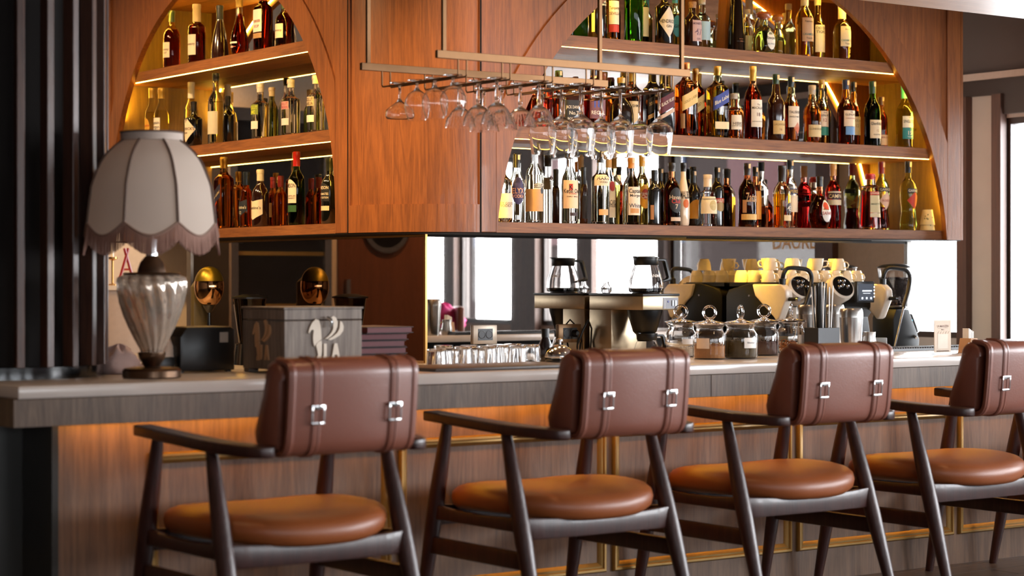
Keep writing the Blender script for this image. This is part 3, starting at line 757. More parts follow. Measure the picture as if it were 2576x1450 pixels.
# ---- left arch, top shelf
rowset([
 (432, 27, 46, 'round', '#f0c890', COG, .66, '#2b3a2a', .20, T(('rect', .18, .44, 38, 0, CR, T(('Hennessy', .55, .16, '#33281c'), ('V.S.O.P', .32, .12, '#33281c')))), 'dark cognac bottle with cream label, leftmost on the top shelf of the left arch', 0),
 (495, 11, 50, 'hip', '#f0c890', COG, .66, '#e3c88c', .30, T(('rect', .14, .48, 40, 0, CR, T(('Hennessy', .55, .13, '#4b3520'),)),), 'square cognac bottle with long cream neck capsule, second on the top left shelf', 0),
 (553, 14, 52, 'xo', '!2a120a', None, 0, '#1e2420', .26, T(('oval', .16, .31, 24, -30, '#c9a45a', T(('Hennessy', .5, .18, '#2b1b10'),)),), 'dark carved decanter bottle with small oval gold label, top left shelf', 0),
 (602, -6, 54, 'pear', '#f3d0a0', '#a0300c', .72, '#d8b25a', .17, T(('rect', .20, .23, 34, 0, '#e9e2d6'), ('rect', .14, .15, 30, 0, '#b5502c', T(('XO', .5, 3.2, '#efe6da'),))), 'red amber pear shaped cognac decanter on the top left shelf', 0),
 (662, -28, 40, 'box', '#e8b080', '#7a1c10', .8, '#7c1f1a', .2, T(('rect', .30, .66, 40, 0, '#eee6d8', T(('COURVOISIER', .48, .12, '#8a2b1e'), ('VSOP', .25, .12, '#8a2b1e'))), ('rect', .20, .28, 40, 0, '#b08a5a')), 'tall dark red cognac bottle with large white label, top left shelf', 0),
 (716, 0, 54, 'round', '#f0c890', '#5e140c', .70, '#2b3a2a', .20, T(('rect', .18, .48, 38, 0, CR, T(('Hennessy', .55, .16, '#33281c'),)),), 'dark cognac bottle partly hidden by the right rim of the left arch', 0),
], tf, 'bottles on the top shelf of the left arch', True)
# ---- left arch, middle shelf
rowset([
 (382, 222, 34, 'slim', CLR, '#f0dc90', .62, '#c9a24a', .16, T(('oval', .24, .52, 34, 0, '#d9a23a', T(('Havana', .62, .14, '#b3261c'),)),), 'clear rum bottle with gold cap, leftmost on the middle left shelf', 0),
 (406, 222, 38, 'round', CLR, '#f4e8b0', .64, '#c9a24a', .17, T(('rect', .10, .52, 40, 0, '#ece4d4', T(('Captain', .82, .12, '#2b2b35'), ('Morgan', .66, .12, '#2b2b35'))),), 'clear rum bottle with white label just above the lampshade, middle left shelf', 0),
 (481, 207, 38, 'round', CLR, '#f2edd0', .6, '#e9e2cf', .24, [], 'clear bottle with white capsule standing behind the black apothecary bottle, middle left shelf', 1),
 (487, 256, 50, 'hip', BK, None, 0, DK, .2, T(('dia', .10, .78*.85, 62, 0, CR, T(("HENDRICK'S", .52, .10, '#33241a'), ('GIN', .36, .07, '#33241a'))),), 'black apothecary bottle with cream diamond label on the middle left shelf', 0, dict(neckw=.014)),
 (543, 167, 40, 'slim', CLR, '#f6f0d8', .60, '#181818', .11, T(('rect', .14, .46, 60, 0, '#cfc8b0'),), 'tall slender clear bottle with black and silver cap, middle left shelf', 0),
 (573, 242, 30, 'hip', BK, None, 0, DK, .2, [], 'plain black bottle behind the tall clear one, middle left shelf', 1),
 (655, 212, 48, 'hip', CLR, '#fbf7e4', .62, '#dcd6c6', .15, T(('rect', .44, .62, 40, -8, '#7f8f2a', T(('ABSOLUT', .7, .34, '#d7df3c'), ('LIME', .25, .34, '#d7df3c'))), ('rect', .18, .32, 36, -5, '#efe9da')), 'clear short neck bottle with lime green lettering, middle left shelf', 0),
 (684, 220, 32, 'round', '#c8d890', '#c6cf80', .6, '#b7a98c', .17, [], 'pale green bottle behind the lime bottle, middle left shelf', 1),
 (732, 200, 48, 'hip', CLR, '#fbf3ea', .62, '#dcd6c6', .15, T(('rect', .46, .60, 38, -8, '#cfa49c', T(('ABSOLUT', .7, .36, '#b8405a'), ('RASPBERRI', .25, .34, '#b8405a'))), ('rect', .18, .30, 36, -5, '#efe0da')), 'clear short neck bottle with pink lettering, middle left shelf', 0),
 (795, 190, 46, 'hip', CLR, '#fbf7e4', .62, '#dcd6c6', .15, T(('rect', .46, .62, 38, -8, '#c8b79a', T(('ABSOLUT', .7, .36, '#5b4026'), ('VANILIA', .25, .34, '#5b4026'))), ('rect', .18, .30, 36, -5, '#efe9da')), 'clear short neck bottle with brown lettering beside the rim, middle left shelf', 0),
], md, 'bottles on the middle shelf of the left arch', True)
# ---- left arch, bottom shelf
rowset([
 (563, 393, 42, 'box', '#e9c080', AMB2, .70, '#c9a24a', .16, T(('tilt', .36, .55, 40, -10, '#26263c', T(('Blue Label', .5, .22, '#c8b68a'),)),), 'tall square amber bottle with tilted navy label beside the lampshade', 0),
 (600, 432, 30, 'box', '#f0c070', AMB, .68, '#c9a24a', .18, [], 'small amber bottle behind the dark chevron label bottle, bottom left shelf', 1),
 (620, 433, 36, 'squat', '#f6c070', AMB, .70, '#15202c', .24, T(('chev', .20, .46, 50, 0, '#1c2430', T(("Ballantine's", .62, .20, '#d8cfae'), ('12', .25, .20, '#d8cfae'))),), 'amber bottle with dark chevron label, bottom left shelf', 0),
 (655, 427, 44, 'round', '!24100a', None, 0, '#e2d8b4', .20, T(('chev', .12, .44, 60, 0, '#e8dcba', T(("Ballantine's", .66, .16, '#3a2a20'),)),), 'dark brown bottle with cream chevron label and cream cap, bottom left shelf', 0),
 (687, 446, 30, 'slim', '#f6c070', AMB2, .66, '#7c1f1a', .22, T(('rect', .2, .48, 36, 0, '#8a6a3a'),), 'red capped small amber bottle, left of the pair, bottom left shelf', 1),
 (706, 443, 32, 'slim', '#f6c070', AMB2, .66, '#7c1f1a', .22, [], 'red capped small amber bottle, right of the pair, bottom left shelf', 1),
 (746, 382, 42, 'slim', '#3e7a34', '#4a6a1c', .7, '#a8201c', .20, T(('arch', .30, .62, 44, 0, CR, T(('JAMESON', .74, .17, '#26241f'), ('TRIPLE DISTILLED', .30, .07, '#6a5a4a'), ('IRISH WHISKEY', .20, .07, '#6a5a4a'))), ('rect', .18, .27, 44, 0, '#2d5a2e')), 'green whiskey bottle with cream label and red cap, bottom left shelf', 0),
 (829, 398, 42, 'slim', '!0d0f0c', None, 0, '#23261e', .20, T(('arch', .34, .62, 44, 0, '#17191a', T(('JAMESON', .74, .17, '#d8cbb0'), ('CASKMATES', .40, .12, '#d8cbb0'), ('STOUT EDITION', .2, .1, '#d8cbb0'))), ('rect', .20, .27, 44, 0, '#d9c79b')), 'near black whiskey bottle cut by the right rim of the left arch, bottom shelf', 0),
], bt, 'bottles on the bottom shelf of the left arch', True)
# ---- right arch, top shelf
rowset([
 (1501, -60, 46, 'slim', BK, None, 0, '#1a1a1a', .2, T(('rect', .10, .40, 10, -50, '#e3c884'), ('rect', .52, .66, 50, 0, '#101010', T(('BULLDOG', .6, .5, '#e8e4da'), ('LONDON DRY GIN', .1, .2, '#e8e4da'))),), 'black gin bottle with white lettering and yellow side sticker, top right shelf', 0),
 (1541, -62, 32, 'slim', '#f6d090', '#e8a040', .66, BR, .16, T(('rect', .24, .60, 48, 0, '#ecdcb8', T(('Tanqueray', .70, .13, '#4b3a22'), ('SEVILLA', .46, .12, '#7a3a22'))), ('rect', .12, .235, 48, 0, '#c23a22')), 'orange gin bottle with cream label and red band, top right shelf', 0),
 (1594, -105, 50, 'slim', '#7ad65a', '#5ac83c', .72, '#2f6a2c', .12, T(('rect', .62, .73, 60, 0, '#d8cc9a', T(('Tanqueray', .5, .5, '#3a4a2a'),)),), 'bright green fluted gin bottle with gold band, top right shelf', 0),
 (1619, -40, 26, 'slim', '#2f6a34', '#2c5a2c', .7, '#8a201c', .2, T(('rect', .15, .62, 40, 0, '#ded8c4'),), 'dark green bottle with pale label behind the bright green one, top right shelf', 1),
 (1671, -38, 52, 'hip', BK, None, 0, DK, .2, T(('dia', .11, .63, 52, 0, CR, T(("HENDRICK'S", .52, .11, '#33241a'), ('GIN', .36, .08, '#33241a'))),), 'black apothecary gin bottle with cream diamond label, top right shelf', 0, dict(neckw=.016)),
 (1698, -20, 30, 'slim', '#f2f0b0', '#efe7a0', .62, '#58b0c0', .2, T(('oval', .20, .58, 40, 0, '#58b8c8', T(('GIN', .5, .14, '#1d3a4a'),)),), 'yellow bottle with turquoise oval label behind the black one, top right shelf', 1),
 (1742, 5, 46, 'round', '!2c140a', None, 0, '#b98a5c', .14, T(('rect', .12, .58, 34, 12, '#cfa9a0', T(('MONKEY 47', .84, .10, '#6b4a5a'), ('47', .45, .30, '#7b5a6a'), ('GIN', .12, .09, '#6b4a5a'))),), 'brown apothecary gin bottle with pink stamp label, top right shelf', 0, dict(neckw=.017)),
 (1766, -4, 44, 'hip', '#eef4e0', '#f0f2dc', .6, '#d8d2c2', .12, T(('rect', .2, .55, 40, 6, '#bcd6d8'),), 'clear square shouldered bottle with pale blue label behind the brown one, top right shelf', 1),
 (1852, -100, 46, 'tall', BK, None, 0, '#15110e', .05, T(('rect', .12, .13, 30, 8, '#0d0b0a', T(('Don Julio', 3.8, 1.1, '#b0703a'), ('1942', .6, 1.5, '#b0703a'))),), 'tall tapering black tequila bottle on a wood plinth, top right shelf', 0),
 (1880, 24, 30, 'round', CLR, '#f4f0c8', .62, '#e8e2cc', .10, T(('rect', .1, .42, 40, 0, '#e3d5a0'),), 'clear swing top bottle behind the round flask, top right shelf', 1),
 (1909, 21, 32, 'round', CLR, '#f6f2d2', .6, '#d8c27a', .18, [], 'clear bottle with pale gold capsule behind the round flask, top right shelf', 1),
 (1921, 29, 66, 'flask', '#dfe8c8', '#d3dcae', .52, '#b5653a', .14, T(('oval', .08, .52, 26, 10, '#efe8d8', T(('Don Julio', .62, .13, '#2b241c'), ('BLANCO', .3, .09, '#8a9aa0'))),), 'squat round tequila flask with white oval label and terracotta stopper', 0, dict(ball=True, neckw=.020)),
 (1957, 36, 48, 'flask', '#f4f4c0', '#e4e678', .5, '#c07a3c', .14, [], 'clear squat flask with green ribbon glow and orange stopper, top right shelf', 1, dict(ball=True, neckw=.016)),
 (2024, -30, 52, 'round', '#f8ecc0', '#e8a83c', .66, '#e6dcc2', .26, T(('rect', .22, .56, 40, 4, '#c9a078', T(('CASAMIGOS', .3, .09, '#2f6f68'), ('Reposado', .85, .07, '#4a3a2a'), ('Tequila', .14, .07, '#4a3a2a'))),), 'gold tequila bottle with tan paper label, top right shelf', 0),
 (2057, -2, 36, 'round', '#f6f2d0', '#f2ecc4', .66, '#e8e2cc', .10, T(('rect', .14, .72*.8, 40, 0, '#e8dfc0', T(('OJO DE', .88, .10, '#2b2018'), ('TIGRE', .74, .10, '#2b2018'))),), 'clear swing top bottle with tall cream label between the two tequilas', 1),
 (2118, 12, 52, 'round', '#f6f4d8', '#efe6b4', .66, '#e6dcc2', .26, T(('rect', .24, .60, 40, 4, '#e3cfa6', T(('CASAMIGOS', .3, .09, '#2f6f68'), ('Blanco', .85, .07, '#4a3a2a'), ('Tequila', .14, .07, '#4a3a2a'))),), 'clear tequila bottle with cream paper label, rightmost on the top right shelf', 0),
], tf, 'bottles on the top shelf of the right arch')
# ---- right arch, middle shelf
rowset([
 (1356, 224, 40, 'cone', '#f0a070', '#b82a14', .72, '#d8b25a', .1, T(('dia', .5, .9, 24, -20, '#efe9dc'),), 'red cone shaped bottle with white triangle by the left rim, middle right shelf', 0),
 (1406, 178, 58, 'box', '#f0a060', '#c24a16', .66, '#2f5a3a', .16, [], 'wide square amber bottle with green and gold cap behind the hanging glasses', 1),
 (1434, 196, 52, 'box', '!2a0f0a', None, 0, '#1c1614', .14, T(('rect', .12, .56, 42, 0, '#1e1c1c', T(('JACK DANIELS', .7, .13, '#d8cfc0'), ('No.7', .45, .15, '#d8cfc0'), ('BONDED', .2, .1, '#d8cfc0'))),), 'dark square bottle with black and white label, middle right shelf', 0),
 (1495, 160, 46, 'box', '#f0a060', '#a8300e', .7, '#2a2a44', .18, T(('rect', .18, .62, 40, 0, '#7a4a50', T(('CHIVAS', .80, .14, '#eee2cc'), ('18', .5, .26, '#3c56b0'), ('REGAL', .2, .12, '#eee2cc'))),), 'amber bottle with eighteen on its label, middle right shelf', 0),
 (1518, 184, 30, 'slim', '#f0a060', AMB2, .7, '#8a4a20', .22, [], 'brown amber bottle behind the eighteen label bottle, middle right shelf', 1),
 (1563, 196, 62, 'flask', '!120c0a', None, 0, '#c9a24a', .10, [], 'big round black decanter bottle behind the hanging glasses', 0, dict(neckw=.018)),
 (1590, 172, 46, 'round', '#f3b060', '#b05a18', .68, '#c9a24a', .2, T(('rect', .16, .50, 44, 0, '#d8c49a', T(('BUSHMILLS', .8, .12, '#2b2018'),)),), 'amber bottle with patterned gold capsule, middle right shelf', 1),
 (1641, 171, 40, 'box', BK, None, 0, '#c9a24a', .03, T(('tilt', .38, .60, 42, 0, '#2c2a2a', T(('DOUBLE BLACK', .6, .22, '#cdb98a'),)), ('tilt', .30, .36, 42, 0, '#c8a874')), 'black square bottle with tilted grey label, middle right shelf', 1),
 (1671, 178, 42, 'box', BK, None, 0, '#7c1f2a', .03, T(('tilt', .38, .62, 42, 0, '#5c1a28', T(('BLACK RUBY', .55, .22, '#e8dcc8'),)), ('tilt', .30, .36, 42, 0, '#cdb4a0')), 'black square bottle with tilted wine red label, middle right shelf', 0),
 (1726, 158, 50, 'box', '#f6c080', '#c8641c', .74, '#a8662c', .16, T(('tilt', .40, .60, 42, 0, '#e2c078', T(('GOLD LABEL', .5, .18, '#a8843c'),)), ('rect', .10, .30, 12, -50, '#b08a62')), 'square amber bottle with tilted pale gold label, middle right shelf', 0),
 (1750, 173, 36, 'box', '#f0b070', '#9a3c10', .72, '#b98a35', .18, T(('tilt', .38, .58, 42, 0, '#d8cca8', T(('AGED 18', .5, .2, '#5a4a30'),)),), 'dark amber square bottle behind the gold label one, middle right shelf', 1),
 (1805, 167, 50, 'box', '#d8e0b0', '#b07a20', .70, '#c9a24a', .13, T(('tilt', .44, .62, 42, 0, '#3a4a9a', T(('Blue Label', .5, .30, '#e8e0c8'),)), ('rect', .12, .22, 40, 8, '#ecd8a8')), 'greenish square bottle with tilted blue label, middle right shelf', 0),
 (1847, 236, 38, 'squat', '#f8d098', '#d87a24', .62, '#b8b0a4', .12, T(('rect', .20, .52, 44, 0, '#f0e4cc', T(('HIBIKI', .42, .20, '#4a3a28'), ('SUNTORY WHISKY', .25, .08, '#4a3a28'))),), 'short faceted amber bottle with cream label and silver stopper, middle right shelf', 0, dict(neckw=.017)),
 (1894, 167, 46, 'round', '#f0b080', '#8c2a12', .72, '#c9a24a', .20, T(('rect', .17, .54, 40, 6, '#ece0cc', T(('The', .82, .06, '#5a4a3a'), ('MACALLAN', .70, .09, '#3a2a1e'), ('18', .46, .13, '#6a3a28'), ('HIGHLAND SINGLE MALT', .2, .035, '#6a5a4a'))),), 'dark red whisky bottle with tall cream label and gold capsule, middle right shelf', 0),
 (1952, 187, 44, 'bulb', '!2a110a', None, 0, '#2a4432', .15, T(('rect', .10, .30, 42, 0, '#d9b878', T(('LAGAVULIN', .72, .15, '#8a6a3a'), ('16', .35, .18, '#8a4a2a'))), ('oval', .32, .54, 14, 38, '#e6d2a0')), 'brown whisky bottle with tan lower label and green capsule, middle right shelf', 0),
 (1990, 193, 40, 'bulb', '#e8e8b0', '#b8481c', .60, '#18242c', .16, T(('rect', .22, .54, 42, 0, '#ecdcc4', T(('TALISKER', .72, .12, '#33241c'), ('SINGLE MALT', .5, .07, '#33241c'))), ('dia', .12, .30, 30, 20, '#c86a44')), 'red gold whisky bottle with white wave label and navy capsule, middle right shelf', 0),
 (2043, 215, 46, 'bulb', '#f8d8a0', '#d8781e', .62, '#b9aa94', .16, T(('rect', .10, .31, 44, 0, '#dcc490', T(('GLENKINCHIE', .66, .16, '#8a744a'),)),), 'light amber whisky bottle with grey capsule and low cream label, middle right shelf', 0),
 (2067, 201, 34, 'bulb', '#f4e8c0', '#d88a2c', .58, '#c9a24a', .06, T(('rect', .28, .52, 44, 0, '#ecdcc4', T(('THE', .88, .1, '#3a2a1e'), ('GLENLIVET', .72, .13, '#3a2a1e'), ('12', .42, .2, '#a8442c'))), ('rect', .15, .275, 44, 0, '#2f8a76')), 'amber bottle with white and green label behind the grey capsule one, middle right shelf', 1),
 (2128, 201, 48, 'bulb', '#f0b070', '#7a220e', .62, '#22305a', .15, T(('rect', .28, .52, 42, 4, '#ecd8be', T(('THE', .9, .08, '#3a2a1e'), ('GLENLIVET', .74, .12, '#3a2a1e'), ("FOUNDER'S RESERVE", .5, .06, '#a8442c'))), ('rect', .15, .275, 36, 8, '#6a9ad0'), ), 'dark amber whisky bottle with white and sky blue label, middle right shelf', 0),
 (2147, 206, 34, 'bulb', '#f0b070', '#8c3a14', .62, '#1d241e', .15, T(('rect', .18, .46, 44, 0, '#e2cc98', T(('CAOL ILA', .8, .13, '#8a744a'), ('12', .5, .15, '#a8844a'))),), 'dark bottle with green black capsule behind the sky blue label one', 1),
 (2195, 205, 42, 'round', '#2f6a2a', '#28501a', .7, '#2a4a34', .19, T(('rect', .12, .40, 44, 4, '#ead8b8', T(('Glenfiddich', .80, .16, '#2b3428'), ('12', .42, .12, '#b8904a'), ('SINGLE MALT', .2, .06, '#6a5a4a'))),), 'dark green whisky bottle with cream label, middle right shelf', 0),
 (2217, 244, 32, 'round', '#f0a060', '#8a2a0e', .7, '#5a3c1e', .16, T(('rect', .06, .26, 44, 0, '#dcc09a', T(('ABERLOUR', .75, .16, '#8a3a2a'),)),), 'short red amber bottle behind the dark green one, middle right shelf', 1),
 (2275, 215, 48, 'round', '#d8e070', '#a8a024', .62, '#46a89a', .21, T(('rect', .32, .50, 42, 4, '#f0ecd8', T(('THE', .88, .12, '#4a4438'), ('SINGLETON', .55, .26, '#3a342a'))), ('rect', .14, .315, 42, 4, '#2f8a8a', T(('15', .55, .36, '#efe8d8'), ('YEARS', .2, .14, '#cfe0d8'))), ('oval', .47, .57, 12, 25, '#3a9a90')), 'olive green whisky bottle with teal and white label, rightmost on the middle right shelf', 0),
], md, 'bottles on the middle shelf of the right arch')
# ---- right arch, bottom shelf
rowset([
 (1264, 400, 50, 'slim', '#f6f4ea', '#f8f2e6', .7, '#e8e2d6', .16, T(('rect', .06, .45, 60, 0, '#ecd2b6', T(('GREY GOOSE', .60, .10, '#8a7a5a'), ('VODKA', .50, .10, '#8a7a5a'))),), 'frosted vodka bottle half behind the left rim, bottom right shelf', 0),
 (1300, 388, 40, 'round', CLR, '#f8f4ee', .62, '#222224', .20, T(('oval', .26, .66, 40, -14, '#3a3460', T(('ELYX', .5, .2, '#e0a888'), ('VODKA', .3, .12, '#e0a888'))),), 'clear vodka bottle with dark purple oval emblem, bottom right shelf', 0),
 (1326, 452, 26, 'slim', CLR, '#fbf8ee', .62, '#c8c2b4', .18, [], 'small clear bottle beside the purple emblem bottle, bottom right shelf', 1),
 (1345, 352, 46, 'slim', CLR, '#f6ecd4', .60, '#141414', .10, T(('rect', .14, .42, 60, -30, '#c49a68'), ('arch', .42, .50, 34, 12, '#e6dcc8', T(('BELUGA', .5, .7, '#2a2420'),)), ('oval', .36, .44, 12, 30, '#2a3038')), 'tallest slender clear vodka bottle with fish emblem, bottom right shelf', 0),
 (1433, 376, 42, 'round', CLR, '#fbf6ea', .62, '#1a1512', .13, T(('rect', .20, .58, 60, 0, '#f0d2ae', T(('Ketel One', .62, .15, '#2b1c16'), ('VODKA', .52, .06, '#b8402c'), ('FAMILY MADE', .42, .05, '#6a4a3a'))), ('rect', .445, .53, 12, -14, '#c43a24', T(('K', .5, .75, '#1a1210'),)), ('rect', .10, .145, 30, 10, '#3a221a')), 'clear vodka bottle with peach label and red square, bottom right shelf', 0),
 (1468, 421, 20, 'slim', '!3a1a10', None, 0, '#1e1e20', .3, T(('rect', .1, .5, 40, 0, '#2a2424'),), 'small dark bottle behind the clear vodka row, bottom right shelf', 1),
 (1510, 380, 46, 'hip', CLR, '#f8f6e4', .64, '#2a2422', .16, T(('rect', .52, .70*.96, 52, 0, '#f0dcbc', T(('HAKU', .68, .34, '#2b2420'), ('VODKA', .32, .16, '#6a5a4a'))), ('rect', .12, .20, 30, 0, '#e8b070')), 'clear vodka bottle with wide shoulders and square peach label, bottom right shelf', 0),
 (1531, 384, 34, 'round', CLR, '#f6f8e4', .64, '#e0b474', .21, T(('rect', .10, .60, 44, 6, '#efe2c8', T(('BACARDI', .42, .13, '#33241c'), ('CARTA BLANCA', .32, .07, '#33241c'))), ('oval', .46, .60, 26, 8, '#b82a24')), 'clear rum bottle with red disc emblem behind the square peach label', 1),
 (1588, 397, 44, 'round', CLR, '#f8f0c0', .62, '#d8903c', .16, T(('rect', .14, .56, 42, 4, '#f0dcc0', T(('Captain', .86, .15, '#3a342e'), ('Morgan', .70, .10, '#3a342e'), ('White', .34, .14, '#4a4a5a'))), ('rect', .17, .24, 30, 0, '#d08a34')), 'clear rum bottle with orange cap and peach label, bottom right shelf', 0),
 (1615, 391, 34, 'slim', '#f8ecb0', '#f6d860', .60, '#d8a030', .16, T(('oval', .24, .58, 48, 0, '#eaa820', T(('Havana', .64, .13, '#f4ead0'), ('Club', .5, .13, '#f4ead0'))), ('oval', .37, .52, 30, 0, '#b8301f')), 'yellow rum bottle with yellow oval and red disc, bottom right shelf', 1),
 (1646, 428, 34, 'std', '!141618', None, 0, '#101214', .2, T(('rect', .10, .36, 14, -46, '#c8946a'),), 'black wine shaped bottle with orange side sticker, bottom right shelf', 0),
 (1662, 424, 28, 'slim', '!1a1410', None, 0, '#17191a', .22, [], 'black bottle behind the black wine shaped bottle, bottom right shelf', 1),
 (1690, 410, 44, 'round', '#d89060', '#4a1408', .7, '#2a2420', .14, T(('oval', .20, .60, 44, 6, '#1a1614', T(('Havana', .62, .16, '#d8c0a0'), ('Club', .46, .16, '#c83a2c'), ('7', .25, .18, '#d8c0a0'))), ('rect', .07, .13, 36, 10, '#d8bca0')), 'dark rum bottle with black shield label, bottom right shelf', 0),
 (1719, 410, 32, 'coco', '!efdcc0', None, 0, '#1e1a18', .14, T(('rect', .46, .52, 50, 0, '#efdcc0', T(('MALIBU', .5, 2.0, '#2b2420'),)), ('oval', .28, .42, 26, 0, '#d86a28')), 'white coconut rum bottle with palm and sun print, bottom right shelf', 0),
 (1744, 430, 36, 'round', '!0e0f10', None, 0, '#141618', .22, T(('arch', .14, .48, 48, 0, '#c88a1e'),), 'black liqueur bottle with golden yellow label, bottom right shelf', 1),
 (1780, 440, 52, 'squat', CLR, '#fbf6ea', .56, '#f0dcc0', .24, T(('rect', .24, .62*.92, 60, 0, '#f0dcb4'), ('oval', .30, .50, 26, 12, '#c8b070')), 'squat clear bottle with cream band and gold oval, bottom right shelf', 0, dict(neckw=.019)),
 (1804, 421, 34, 'std', '!100e0c', None, 0, '#141210', .18, T(('rect', .40, .48, 44, 6, '#b8301f', T(('BAILEYS', .5, .6, '#efe2c8'),)), ('oval', .26, .42, 36, 6, '#a89060')), 'black cream liqueur bottle with red band behind the squat clear one', 1),
 (1880, 411, 50, 'round', '#c87848', '#3c0e06', .74, '#2e2018', .19, T(('rect', .11, .20, 58, 0, '#e6b868'), ('rect', .46, .47, 40, 6, '#1e100a', T(('Zacapa', .5, 14, '#c8a070'),)), ('rect', .22, .42, 12, -48, '#c08a5c')), 'dark rum bottle with woven straw band, bottom right shelf', 0),
 (1900, 420, 30, 'round', '#c87848', '#3a1206', .7, '#1c1814', .16, T(('rect', .14, .60, 44, 0, '#e8a040'),), 'dark bottle with orange label behind the straw band bottle, bottom right shelf', 1),
 (1967, 417, 48, 'round', '#fff0c8', '#f09a1c', .54, '#2a1c12', .26, T(('oval', .22, .40, 26, 28, '#2a1a12', T(('43', .5, .45, '#efe2c8'),)), ('rect', .11, .20, 30, 16, '#e6c890')), 'bright orange liqueur bottle with black round badge, bottom right shelf', 0),
 (1988, 403, 36, 'slim', '#f8f0e0', '#e05a2a', .34, '#1c2434', .14, T(('rect', .50, .58, 50, 0, '#2c3a6a', T(('APEROL', .5, .6, '#e8c060'),)), ('rect', .24, .48, 46, 6, '#f0e0c8')), 'orange aperitif bottle with navy band behind the bright orange one', 1),
 (2062, 444, 68, 'tear', '#e8a060', '#5e200a', .62, '#1a120e', .20, T(('oval', .12, .54, 30, 12, '#ece6e0', T(('SAFARI', .40, .15, '#a8301c'),)), ('oval', .36, .50, 20, 10, '#d8502a')), 'teardrop shaped brown liqueur bottle with white oval label, bottom right shelf', 0),
 (2096, 413, 40, 'slim', '#f8b0a0', '#c01010', .74, '#c8925a', .18, T(('rect', .46, .55, 60, 0, '#2a1430', T(('CAMPARI', .5, .62, '#efdcb4'),)), ('rect', .37, .45, 60, 0, '#d8d0b8'), ('rect', .555, .58, 60, 0, '#d8d0b8')), 'bright red aperitif bottle with dark name band, bottom right shelf', 1),
 (2189, 438, 52, 'cone', '#f4d8b8', '#8a200c', .68, '#c83226', .10, T(('rect', .62, .68, 34, 10, '#b82c22', T(('LUXARDO', .5, .6, '#efdcc0'),)), ('rect', .30, .61, 34, 10, '#cfc49a', T(('AMARETTO', .5, .10, '#3a4a2a'),)), ('rect', .22, .29, 34, 10, '#d8cca8')), 'flared square amaretto bottle with flat red cap, bottom right shelf', 0, dict(neckw=.022)),
 (2218, 402, 42, 'curvy', '#e8f0c0', '#4a0a10', .34, '#8a1a1c', .18, T(('rect', .56, .62, 50, 6, '#1c1c2c', T(('GARRONE', .5, .6, '#efe6d0'),)), ('dia', .30, .56, 50, 6, '#e8c8b4', T(('ROSSO', .5, .12, '#a83a2c'),))), 'vermouth bottle with dark red capsule and pink kite label, bottom right shelf', 1),
 (2285, 403, 46, 'curvy', '#e8f4b0', '#e4ea98', .58, '#161a24', .17, T(('rect', .54, .60, 44, 14, '#26304a', T(('GARRONE', .5, .6, '#efe6d0'),)), ('dia', .30, .56, 48, 16, '#c83c24')), 'pale green vermouth bottle with red kite label, rightmost on the bottom right shelf', 0),
], bt, 'bottles on the bottom shelf of the right arch')
# wooden presentation box behind the tall black bottle, plinth
p = PY(1824, 100, YW+.17)
t = thing('presentation_box', 'tall tapering orange wood presentation stand behind the black tequila bottle', 'box', (p.x, p.y, tf), 0)
MB().prism([(-.035, 0), (.035, 0), (.024, .355), (-.008, .355)], -.03, .03, lambda a, b, h: (a, h, b)).build('stand', wood('#9a5a20', '#b8752c', 'z', .4, 1), t, smooth=0, bevel=.002)
# paper cups stacked upside down
p = PY(2333, 560, YW+.065)
for i in range(2):
    t = thing('paper_cup', ('upper' if i else 'lower')+' upturned paper cup of the small stack at the right end of the bottom shelf', 'cup', (p.x, p.y, bt+i*.028+.0005), 0, 'stacked paper cups')
    MB().lathe([(0, .0375), (.003, .0385), (.006, .0375), (.078, .0265), (.080, .025)], 28).build('cup_wall', mat('#ecd49a', .6), t)
    for k in range(7):
        a = random.uniform(-2.2, 1.2); z = random.uniform(.02, .07); r = .0375-(z-.006)*.011/.072+.0006
        MB().add([(r*sin(a+da), -r*cos(a+da), z+dz) for da, dz in ((-.1, 0), (.02, -.004), (.12, .003), (.0, .006))], [(0, 1, 2, 3)]).build('printed_leaf', mat('#7a6a3a', .6), t, smooth=0)
# ------------------------------------------------------------------ hanging glass rack
M_GLASS = glass('#ffffff', 1.45)
R0, R1 = 3.70, 4.80; YR0, YR1, ZR = 5.60, 6.08, E+.735
rk = thing('glass_rack', 'brass glass rack hanging from rods above the bar', 'rack', (R0, YR0, ZR))
LX = R1-R0; LY = YR1-YR0
MB().bb(0, LX, -.008, .008, 0, .026).build('front_bar', M_BRONZE, rk, smooth=0, bevel=.001, seg=1)
MB().bb(0, LX, LY-.008, LY+.008, 0, .026).build('rear_bar', M_BRONZE, rk, smooth=0, bevel=.001, seg=1)
for x, y in ((.03, 0), (LX-.035, 0), (.03, LY), (LX-.035, LY)):
    MB().bb(x-.0065, x+.0065, y-.0065, y+.0065, .026, 2.335-ZR).build('hanging_rod', M_BRONZE, rk, smooth=0)
def chx(k): return .105+k*(LX-.20)/5
DZ = -.055
for k in range(6):
    for s in (-.017, .017):
        x = chx(k)+s
        MB().tube([(x, 0, 0), (x, 0, DZ+.006), (x, .006, DZ), (x, LY-.006, DZ), (x, LY, DZ+.006), (x, LY, 0)], .0032, 6).build('hook_rail', M_BRONZE, rk)
def wall_profile(outer, th=.0012):
    """outer (z, r) from foot to rim -> closed double wall from the bowl bottom index"""
    return outer
GL = {}
